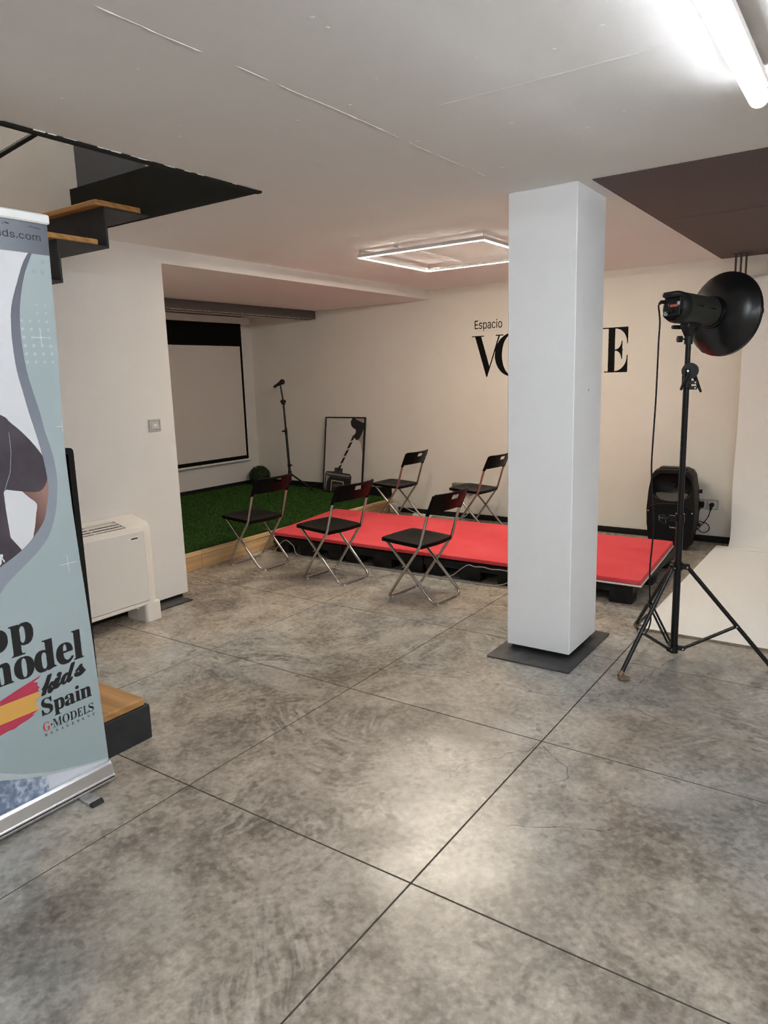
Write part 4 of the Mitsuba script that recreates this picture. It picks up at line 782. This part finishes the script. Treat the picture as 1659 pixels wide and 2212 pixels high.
for cx_ in (-0.215, -0.122): obj('socket', sub(box(cx_-0.034, cx_+0.034, YB-0.013, YB-0.008, 0.316, 0.384, 0.002), disc((cx_, YB-0.005, 0.35), (0, -1, 0), 0.021, 0.02)), 'mat_cream', t)
t = tag('power_plug', 'black round power plug in the right socket of the wall outlet', 'plug')
obj('body', join(disc((-0.122, YB-0.006, 0.350), (0, -1, 0), 0.0205, 0.035), sweep([(-0.122, YB-0.035, 0.35), (-0.126, YB-0.04, 0.32), (-0.130, YB-0.04, 0.298)], [0.012, 0.011, 0.006], 10)), 'mat_cable_black', t)
obj('cord', sweep(spline([(-0.130, YB-0.04, 0.30), (-0.142, YB-0.04, 0.25), (-0.175, YB-0.05, 0.19), (-0.225, YB-0.06, 0.125), (-0.27, YB-0.10, 0.08)], 8), 0.004, 8), 'mat_cable_black', t)
t = tag('power_adapter', 'black box plug in the left socket of the wall outlet', 'plug')
obj('body', box(-0.240, -0.188, YB-0.055, YB-0.006, 0.322, 0.378, 0.006), 'mat_cable_black', t)
obj('cord', sweep(spline([(-0.215, YB-0.045, 0.325), (-0.222, YB-0.05, 0.30), (-0.238, YB-0.05, 0.25), (-0.246, YB-0.06, 0.20), (-0.246, YB-0.06, 0.15), (-0.20, YB-0.05, 0.095), (-0.15, YB-0.05, 0.098), (-0.128, YB-0.05, 0.135), (-0.150, YB-0.05, 0.175), (-0.215, YB-0.06, 0.195), (-0.262, YB-0.10, 0.200)], 8), 0.004, 8), 'mat_cable_black', t)

# ---------------------------------------------------------------- white backdrop and floor board
t = tag('backdrop_board', 'large white laminated chipboard panel lying on the floor under the light stand', 'board')
obj('core', box(-0.030, 2.40, 2.700, 5.205, 0.001, 0.0165), 'mat_chipboard', t, label='raw chipboard edge')
obj('laminate', box(-0.030, 2.40, 2.700, 5.205, 0.0165, 0.0178), 'mat_board_top', t)
t = tag('paper_backdrop', 'cream paper backdrop hanging from a roll at the back wall down to the floor', 'backdrop')
prof = [(5.272, 2.30), (5.272, 1.6), (5.276, 1.1), (5.285, 0.6), (5.285, 0.28), (5.270, 0.14), (5.235, 0.065), (5.195, 0.030), (5.16, 0.0195), (5.10, 0.0190)]
pr = spline(prof, 5)
def paper(u, v):
    k = v*(len(pr)-1); i = min(int(k), len(pr)-2); q = pr[i]+(pr[i+1]-pr[i])*(k-i)
    x0 = 0.072-0.012*math.exp(-((q[1]-0.55)/0.35)**2); return (x0+(2.30-x0)*u, q[0]-0.006*math.sin(u*9)*(q[1] > 0.2), q[1])
obj('sheet', shell(paper, 24, 46, 0.0008), 'mat_paper', t, smooth=True)
obj('roll', rod((0.10, 5.312, 2.318), (2.32, 5.312, 2.318), 0.040, 28), 'mat_paper', t, smooth=40)
obj('core_tube', rod((0.06, 5.312, 2.318), (2.36, 5.312, 2.318), 0.016, 16), 'mat_silver_plastic', t)
t = tag('roll_hooks', 'dark metal hook strips hanging from the brown ceiling above the dish', 'hooks')
mat('mat_hook', (0.035, 0.030, 0.024), 0.5, 0.5)
obj('ceiling_plate', box(-0.05, 0.112, 5.17, 5.24, ZC-0.009, ZC-0.004), 'mat_hook', t)
for x, y, zb in ((-0.006, 5.20, 2.385), (0.034, 5.20, 2.275), (0.074, 5.20, 2.275)):
    o = obj('strip', box(x-0.008, x+0.008, y-0.002, y+0.002, zb, ZC-0.009), 'mat_hook', t)
    obj('hook_end', box(x-0.008, x+0.008, y-0.002, y+0.055, zb-0.004, zb), 'mat_hook', o)

# ---------------------------------------------------------------- box and cables by the back wall
t = tag('wall_box', 'small taupe box on the back wall behind the farther folding chair', 'box')
mat('mat_box', (0.17, 0.145, 0.12), 0.55, 0.4)
obj('housing', box(-2.848, -2.585, YB-0.075, YB, 0.322, 0.402, 0.004), 'mat_box', t)
obj('lid', box(-2.840, -2.593, YB-0.079, YB-0.0751, 0.330, 0.394, 0.001), 'mat_box', t)
cable('wall_box_cable', [(-2.665, YB-0.03, 0.325), (-2.664, YB-0.02, 0.25), (-2.660, YB-0.02, 0.16), (-2.668, YB-0.03, 0.07), (-2.70, YB-0.05, 0.025), (-2.78, YB-0.07, 0.006), (-3.0, YB-0.07, 0.006), (-3.2, YB-0.06, 0.006), (-3.38, YB-0.05, 0.02), (-3.50, YB-0.045, 0.06), (-3.60, YB-0.05, 0.075)], 0.0045, 'mat_cable_white', 'white cable running along the foot of the back wall behind the chairs')
t = tag('socket_box', 'small white socket box at the end of the pine stage edge', 'socket')
obj('housing', box(-3.690, -3.605, 5.315, 5.385, 0.0, 0.105, 0.006), 'mat_white_plastic', t)
t = tag('socket_strip', 'white socket strip on the floor behind the red platform', 'power strip')
obj('housing', box(-3.30, -3.06, 5.20, 5.25, 0.0, 0.035, 0.006), 'mat_white_plastic', t)
for k in range(3): obj('socket', disc((-3.245+0.065*k, 5.225, 0.0345), (0, 0, 1), 0.017, 0.0015), 'mat_silver_plastic', t)

# ---------------------------------------------------------------- roll-up banner
GLY = GLYPHS
def glyph(key):
    adv, rest = GLY[key].split(':'); out = []
    for g in rest.split('|'):
        rs = [[tuple(map(float, p.split())) for p in r.split(',')] for r in g.split(';')]; out.append(Polygon(rs[0], rs[1:]).buffer(0))
    u = out[0]
    for g in out[1:]: u = u.union(g)
    return u
BXX = -1.385
t = tag('roll_up_banner', 'tall pale blue printed roll-up banner on an aluminium base at the left edge', 'banner')
BY0, BY1 = -0.990, -0.140
mat('mat_print_black', (0.012, 0.012, 0.014), 0.45, 0.4)
def pgrad(a, b, f): return mikit.proc(lambda p, n, uv: mix(a, b, dr.clip(f(p), 0, 1)))
mat('mat_banner', pgrad((0.30, 0.375, 0.385), (0.40, 0.465, 0.475), lambda p: 0.25+0.5*(p.z/2.0)+0.5*(noise(p.y*4, p.z*3)-0.5)), 0.42, 0.45)
mat('mat_banner_header', pgrad((0.20, 0.225, 0.255), (0.085, 0.095, 0.118), lambda p: (p.y+0.36)/0.22), 0.42, 0.45)
mat('mat_banner_swoosh', pgrad((0.255, 0.285, 0.33), (0.105, 0.11, 0.14), lambda p: (p.z-1.25)/0.7), 0.42, 0.45)
mat('mat_banner_white', (0.66, 0.665, 0.68), 0.42, 0.45)
mat('mat_banner_shirt', mikit.proc(lambda p, n, uv: mix((0.030, 0.022, 0.032), (0.082, 0.066, 0.080), fbm(p.y*14, p.z*9, 0, 4))), 0.42, 0.45)
mat('mat_banner_skin', pgrad((0.115, 0.060, 0.052), (0.30, 0.175, 0.145), lambda p: (p.z-1.06)/0.2+0.5*(p.y+0.3)/0.05), 0.42, 0.45)
mat('mat_banner_red', (0.44, 0.040, 0.080), 0.42, 0.45); mat('mat_banner_yellow', (0.66, 0.36, 0.085), 0.42, 0.45)
mat('mat_banner_logo_red', (0.48, 0.035, 0.045), 0.42, 0.45)
mat('mat_banner_dot', (0.445, 0.505, 0.515), 0.42, 0.45); mat('mat_banner_dot_dark', (0.325, 0.385, 0.405), 0.42, 0.45)
mat('mat_banner_pale', (0.62, 0.64, 0.70), 0.42, 0.45)
mat('mat_banner_jeans', mikit.proc(lambda p, n, uv: mix((0.15, 0.195, 0.29), (0.56, 0.63, 0.73), smoothstep(0.25, 0.8, fbm(p.y*70, p.z*70, 0, 4)*0.75+0.5*(p.y+0.58)/0.4-0.05))), 0.42, 0.45)
def bsheet(poly, lay, th=0.0004):
    m = extr(poly, th); v = np.asarray(m.vertices); return trimesh.Trimesh(np.c_[BXX+lay*0.0006+v[:, 2], v[:, 0], v[:, 1]], np.asarray(m.faces), process=False)
def prt(name, poly, m, lay, label=None):
    if poly.is_empty: return
    obj(name, bsheet(poly, lay), m, t, label=label)
full = Polygon([(BY0, 0.07), (-0.140, 0.07), (-0.140, 0.099), (-0.148, 0.393), (-0.153, 0.592), (-0.165, 0.863), (-0.169, 0.927), (-0.178, 1.158), (-0.181, 1.312), (-0.181, 1.394), (-0.177, 1.506), (-0.167, 1.719), (-0.164, 1.809), (-0.161, 1.95), (-0.155, 2.172), (BY0, 2.172)])
prt('fabric', full, 'mat_banner', 0)
outer_ = [(-0.225, 2.065), (-0.245, 2.025), (-0.264, 1.981), (-0.284, 1.912), (-0.296, 1.838), (-0.299, 1.752), (-0.293, 1.659), (-0.277, 1.577), (-0.262, 1.510), (-0.252, 1.444), (-0.237, 1.384), (-0.228, 1.324), (-0.226, 1.265), (-0.233, 1.206), (-0.249, 1.133), (-0.281, 1.063), (-0.324, 1.015), (-0.39, 0.967), (-0.455, 0.921), (-0.487, 0.888), (-0.56, 0.83), (-0.70, 0.77), (-0.99, 0.73)]
inner_ = [(-0.238, 2.066), (-0.261, 2.031), (-0.286, 1.974), (-0.319, 1.887), (-0.330, 1.819), (-0.333, 1.746), (-0.329, 1.66), (-0.317, 1.590), (-0.304, 1.515), (-0.289, 1.446), (-0.273, 1.361), (-0.265, 1.284), (-0.264, 1.231), (-0.276, 1.176), (-0.297, 1.117), (-0.343, 1.065), (-0.391, 1.027), (-0.453, 0.994), (-0.474, 0.984), (-0.60, 0.92), (-0.75, 0.88), (-0.99, 0.85)]
def smooth2(p, n=5): return [tuple(q) for q in spline([(a, b, 0) for a, b in p], n)[:, :2]]
outer_, inner_ = smooth2(outer_), smooth2(inner_)
sw_o = Polygon(outer_+[(BY0, 2.066)]).buffer(0); ph = Polygon(inner_+[(BY0, 2.066)]).buffer(0)
prt('printed_curve', sw_o.difference(ph), 'mat_banner_swoosh', 1, 'gray curved stripe of the print')
prt('printed_photo', ph, 'mat_banner_white', 1, 'white ground of the printed photograph')
arm = Polygon([(-0.255, 1.285), (-0.24, 1.10), (-0.347, 1.035)] + smooth2([(-0.343, 1.065), (-0.33, 1.109), (-0.321, 1.15), (-0.314, 1.178), (-0.320, 1.193), (-0.342, 1.214), (-0.363, 1.238)]) + [(-0.363, 1.250), (-0.300, 1.25)]).buffer(0).intersection(ph)
prt('printed_arm', arm, 'mat_banner_skin', 2)
shirt = Polygon([(-0.99, 1.50), (-0.72, 1.55), (-0.50, 1.555)] + smooth2([(-0.407, 1.512), (-0.389, 1.501), (-0.377, 1.485), (-0.344, 1.453), (-0.311, 1.414), (-0.285, 1.377), (-0.268, 1.341), (-0.264, 1.278), (-0.271, 1.256), (-0.288, 1.234), (-0.313, 1.228), (-0.356, 1.236), (-0.419, 1.252)]) + smooth2([(-0.429, 1.245), (-0.429, 1.184), (-0.427, 1.13), (-0.425, 1.081)]) + [(-0.385, 1.02), (-0.453, 0.98), (-0.474, 0.97), (-0.99, 0.84)]).buffer(0).intersection(ph)
prt('printed_shirt', shirt, 'mat_banner_shirt', 3, 'dark shirt in the printed photograph')
prt('printed_seam', LineString([(-0.385, 1.45), (-0.386, 1.38), (-0.398, 1.31), (-0.425, 1.25)]).buffer(0.0012).intersection(shirt), 'mat_banner_swoosh', 4)
prt('printed_emblem', Polygon([(-0.50, 1.020), (-0.468, 1.029), (-0.460, 1.028), (-0.459, 1.021), (-0.463, 1.016), (-0.454, 1.0), (-0.459, 0.998), (-0.466, 1.012), (-0.468, 0.996), (-0.473, 0.99), (-0.50, 0.99), (-0.48, 1.005)]).buffer(0).intersection(shirt), 'mat_banner_white', 4)
prt('printed_header', sbox(BY0, 2.065, BY1, 2.172).intersection(full), 'mat_banner_header', 1, 'dark gray header band of the print')
for a, b in (((-0.337, 2.163), (-0.332, 2.158)), ((-0.319, 2.156), (-0.316, 2.152)), ((-0.308, 2.157), (-0.298, 2.155)), ((-0.225, 2.156), (-0.185, 2.152))): prt('scuff_mark', LineString([a, b]).buffer(0.0022 if a[0] > -0.31 and a[0] < -0.28 else 0.0011), 'mat_print_black', 2)
kt = meshkit.text_mesh('kids.com', 0.024, 0.0004); kt.apply_scale((1.0, 1.0, 1)); v = np.asarray(kt.vertices).copy(); wd = v[:, 0].max()-v[:, 0].min(); sc = 0.168/wd
obj('lettering', trimesh.Trimesh(np.c_[BXX+0.0015+v[:, 2], -0.186-(v[:, 0].max()-v[:, 0])*sc, 2.111+v[:, 1]], np.asarray(kt.faces), process=False), 'mat_print_black', t)
curve = [(-0.99, 0.30), (-0.75, 0.285), (-0.569, 0.240), (-0.494, 0.198), (-0.385, 0.153), (-0.267, 0.121), (-0.135, 0.094)]
prt('printed_foot', Polygon(curve+[(BY1, 0.07), (BY0, 0.07)]).intersection(full).buffer(0), 'mat_banner_dot', 1)
prt('printed_floor', Polygon([(-0.396, 0.145), (-0.30, 0.121), (-0.20, 0.100), (-0.145, 0.09), (-0.145, 0.07), (-0.401, 0.07)]), 'mat_banner_pale', 2)
prt('printed_jeans', Polygon([(-0.99, 0.24), (-0.70, 0.228), (-0.573, 0.212), (-0.49, 0.178), (-0.396, 0.145), (-0.401, 0.07), (-0.99, 0.07)]), 'mat_banner_jeans', 3)
def letter(key, y0, y1, zb, h, m='mat_print_black', rotd=0, name='letter'):
    """the glyph between y0 and y1 on the baseline zb; h = metres per font unit upwards"""
    g = glyph(key)
    if key[0] == 's': g = g.buffer(1.5)
    x0, _, x1, _ = g.bounds; g = affinity.translate(g, -x0, 0); g = affinity.scale(g, (y1-y0)/(x1-x0), h, origin=(0, 0)); g = affinity.translate(g, y0, zb)
    prt(name, g, m, 2)
u = 0.118/204
for k, a, b in (('fT', -0.665, -0.565), ('fo', -0.560, -0.481), ('fp', -0.475, -0.386)): letter(k, a, b, 0.681, u)
for k, a, b in (('fm', -0.600, -0.478), ('fo', -0.473, -0.397), ('fd', -0.397, -0.312), ('fe', -0.310, -0.240), ('fl', -0.240, -0.198)): letter(k, a, b, 0.555, u)
for k, a, b, z in (('sk', -0.386, -0.330, 0.466), ('si', -0.338, -0.296, 0.474), ('sd', -0.305, -0.238, 0.479), ('ss', -0.248, -0.196, 0.489)): letter(k, a, b, z, 0.075/195)
for k, a, b in (('fS', -0.391, -0.346), ('fp', -0.343, -0.298), ('fa', -0.298, -0.254), ('fi', -0.253, -0.231), ('fn', -0.231, -0.183)): letter(k, a, b, 0.386, 0.062/200)
for k, a, b in (('cG', -0.394, -0.366), ('cM', -0.354, -0.318), ('cO', -0.315, -0.286), ('cD', -0.283, -0.255), ('cE', -0.252, -0.229), ('cL', -0.226, -0.205), ('cS', -0.203, -0.181)): letter(k, a, b, 0.322, 0.034/203, 'mat_banner_logo_red' if k == 'cG' else 'mat_print_black', name='small_letter')
prt('small_letter', Point(-0.360, 0.339).buffer(0.0035), 'mat_print_black', 2)
for i, c in enumerate('MANAGEMENT'): letter('c'+c, -0.391+i*0.0223, -0.391+i*0.0223+0.0095, 0.302, 0.0098/203, name='tiny_letter')
def brush(top, bot, seed, y0):
    r = np.random.default_rng(seed); n = 9; e = []
    for k in range(n):
        f = k/(n-1); y = top[0]+(bot[0]-top[0])*f; z = top[1]+(bot[1]-top[1])*f
        e.append((y+r.uniform(-0.014, 0.010)*(1 if k % 2 else -0.7), z))
    return e
prt('flag_stripe', Polygon([(-0.80, 0.45), (-0.62, 0.475), (-0.535, 0.504), (-0.477, 0.520), (-0.379, 0.544), (-0.386, 0.537), (-0.409, 0.528), (-0.392, 0.521), (-0.396, 0.512), (-0.388, 0.500), (-0.396, 0.494), (-0.391, 0.486), (-0.80, 0.484)]).buffer(0), 'mat_banner_red', 2)
prt('flag_stripe', Polygon([(-0.80, 0.484), (-0.392, 0.4865), (-0.398, 0.478), (-0.384, 0.472), (-0.391, 0.463), (-0.410, 0.457), (-0.402, 0.447), (-0.412, 0.441), (-0.398, 0.430), (-0.404, 0.417), (-0.80, 0.415)]).buffer(0), 'mat_banner_yellow', 2)
prt('flag_stripe', Polygon([(-0.80, 0.415), (-0.403, 0.417), (-0.430, 0.406), (-0.418, 0.404), (-0.449, 0.394), (-0.470, 0.391), (-0.499, 0.381), (-0.52, 0.383), (-0.551, 0.378), (-0.62, 0.372), (-0.80, 0.378)]).buffer(0), 'mat_banner_red', 2)
dots, dk_ = [], []
for r in range(8):
    for c in range(4):
        if r > 5 and c < 2: continue
        rad = 0.0065-0.0006*abs(r-2)
        dots.append(Point(-0.286+0.0318*c-0.001*r, 1.691+0.0285*r).buffer(rad, 5))
for y, z in ((-0.187, 2.040), (-0.222, 2.005), (-0.192, 2.005)): dk_.append(Point(y, z).buffer(0.008, 5))
for d in dots: prt('printed_dot', d.intersection(full.difference(sw_o)), 'mat_banner_dot', 1)
for d in dk_: prt('printed_dot', d.difference(sw_o), 'mat_banner_dot_dark', 1)
for y, z, l in ((-0.227, 1.777, 0.026), (-0.183, 1.456, 0.022), (-0.221, 0.939, 0.034)):
    prt('printed_cross', sbox(y-l, z-0.0012, y+l, z+0.0012).union(sbox(y-0.001, z-l, y+0.001, z+l)).intersection(full), 'mat_banner_white', 2)
obj('top_rail', box(BXX-0.012, BXX+0.014, BY0-0.004, -0.150, 2.170, 2.203, 0.005), 'mat_white_cap', t, label='white plastic rail at the top')
bpf = affinity.scale(Polygon([(-0.055, 0.014), (0.050, 0.014), (0.055, 0.022), (0.050, 0.034), (0.046, 0.038), (0.030, 0.078), (0.020, 0.088), (0.010, 0.089), (0.006, 0.080), (-0.006, 0.080), (-0.010, 0.089), (-0.040, 0.076), (-0.055, 0.04)]), 0.75, 1.0, origin=(0, 0))
bm = extr(bpf, 0.85+0.0); v = np.asarray(bm.vertices); obj('base', trimesh.Trimesh(np.c_[BXX+v[:, 0], BY0-0.006+v[:, 2], v[:, 1]], np.asarray(bm.faces), process=False), 'mat_alu', t, label='aluminium base')
em = extr(bpf.buffer(0.003), 0.004); v = np.asarray(em.vertices)
for y in (BY0-0.010, BY1-0.006): obj('end_cap', trimesh.Trimesh(np.c_[BXX+v[:, 0], y+v[:, 2], v[:, 1]], np.asarray(em.faces), process=False), 'mat_alu_matt', t)
obj('groove', box(BXX+0.036, BXX+0.0417, BY0, BY1-0.007, 0.0265, 0.030), 'mat_black_plastic', t)
for y in (-0.282, -0.85):
    o = obj('foot', box(BXX-0.14, BXX+0.108, y-0.025, y+0.025, 0.0, 0.013, 0.003), 'mat_alu_matt', t)
    obj('foot_cap', hull([(BXX+0.1085+a, y+b, c) for a, b, c in ((0, -0.026, 0), (0, 0.026, 0), (0, -0.026, 0.014), (0, 0.026, 0.014), (0.020, -0.025, 0), (0.020, 0.025, 0), (0.012, -0.025, 0.012), (0.012, 0.025, 0.012))]), 'mat_rubber', o, label='black plastic cap')
obj('support_pole', rod((BXX-0.03, -0.565, 0.03), (BXX-0.014, -0.565, 2.19), 0.008, 10), 'mat_alu_matt', t)
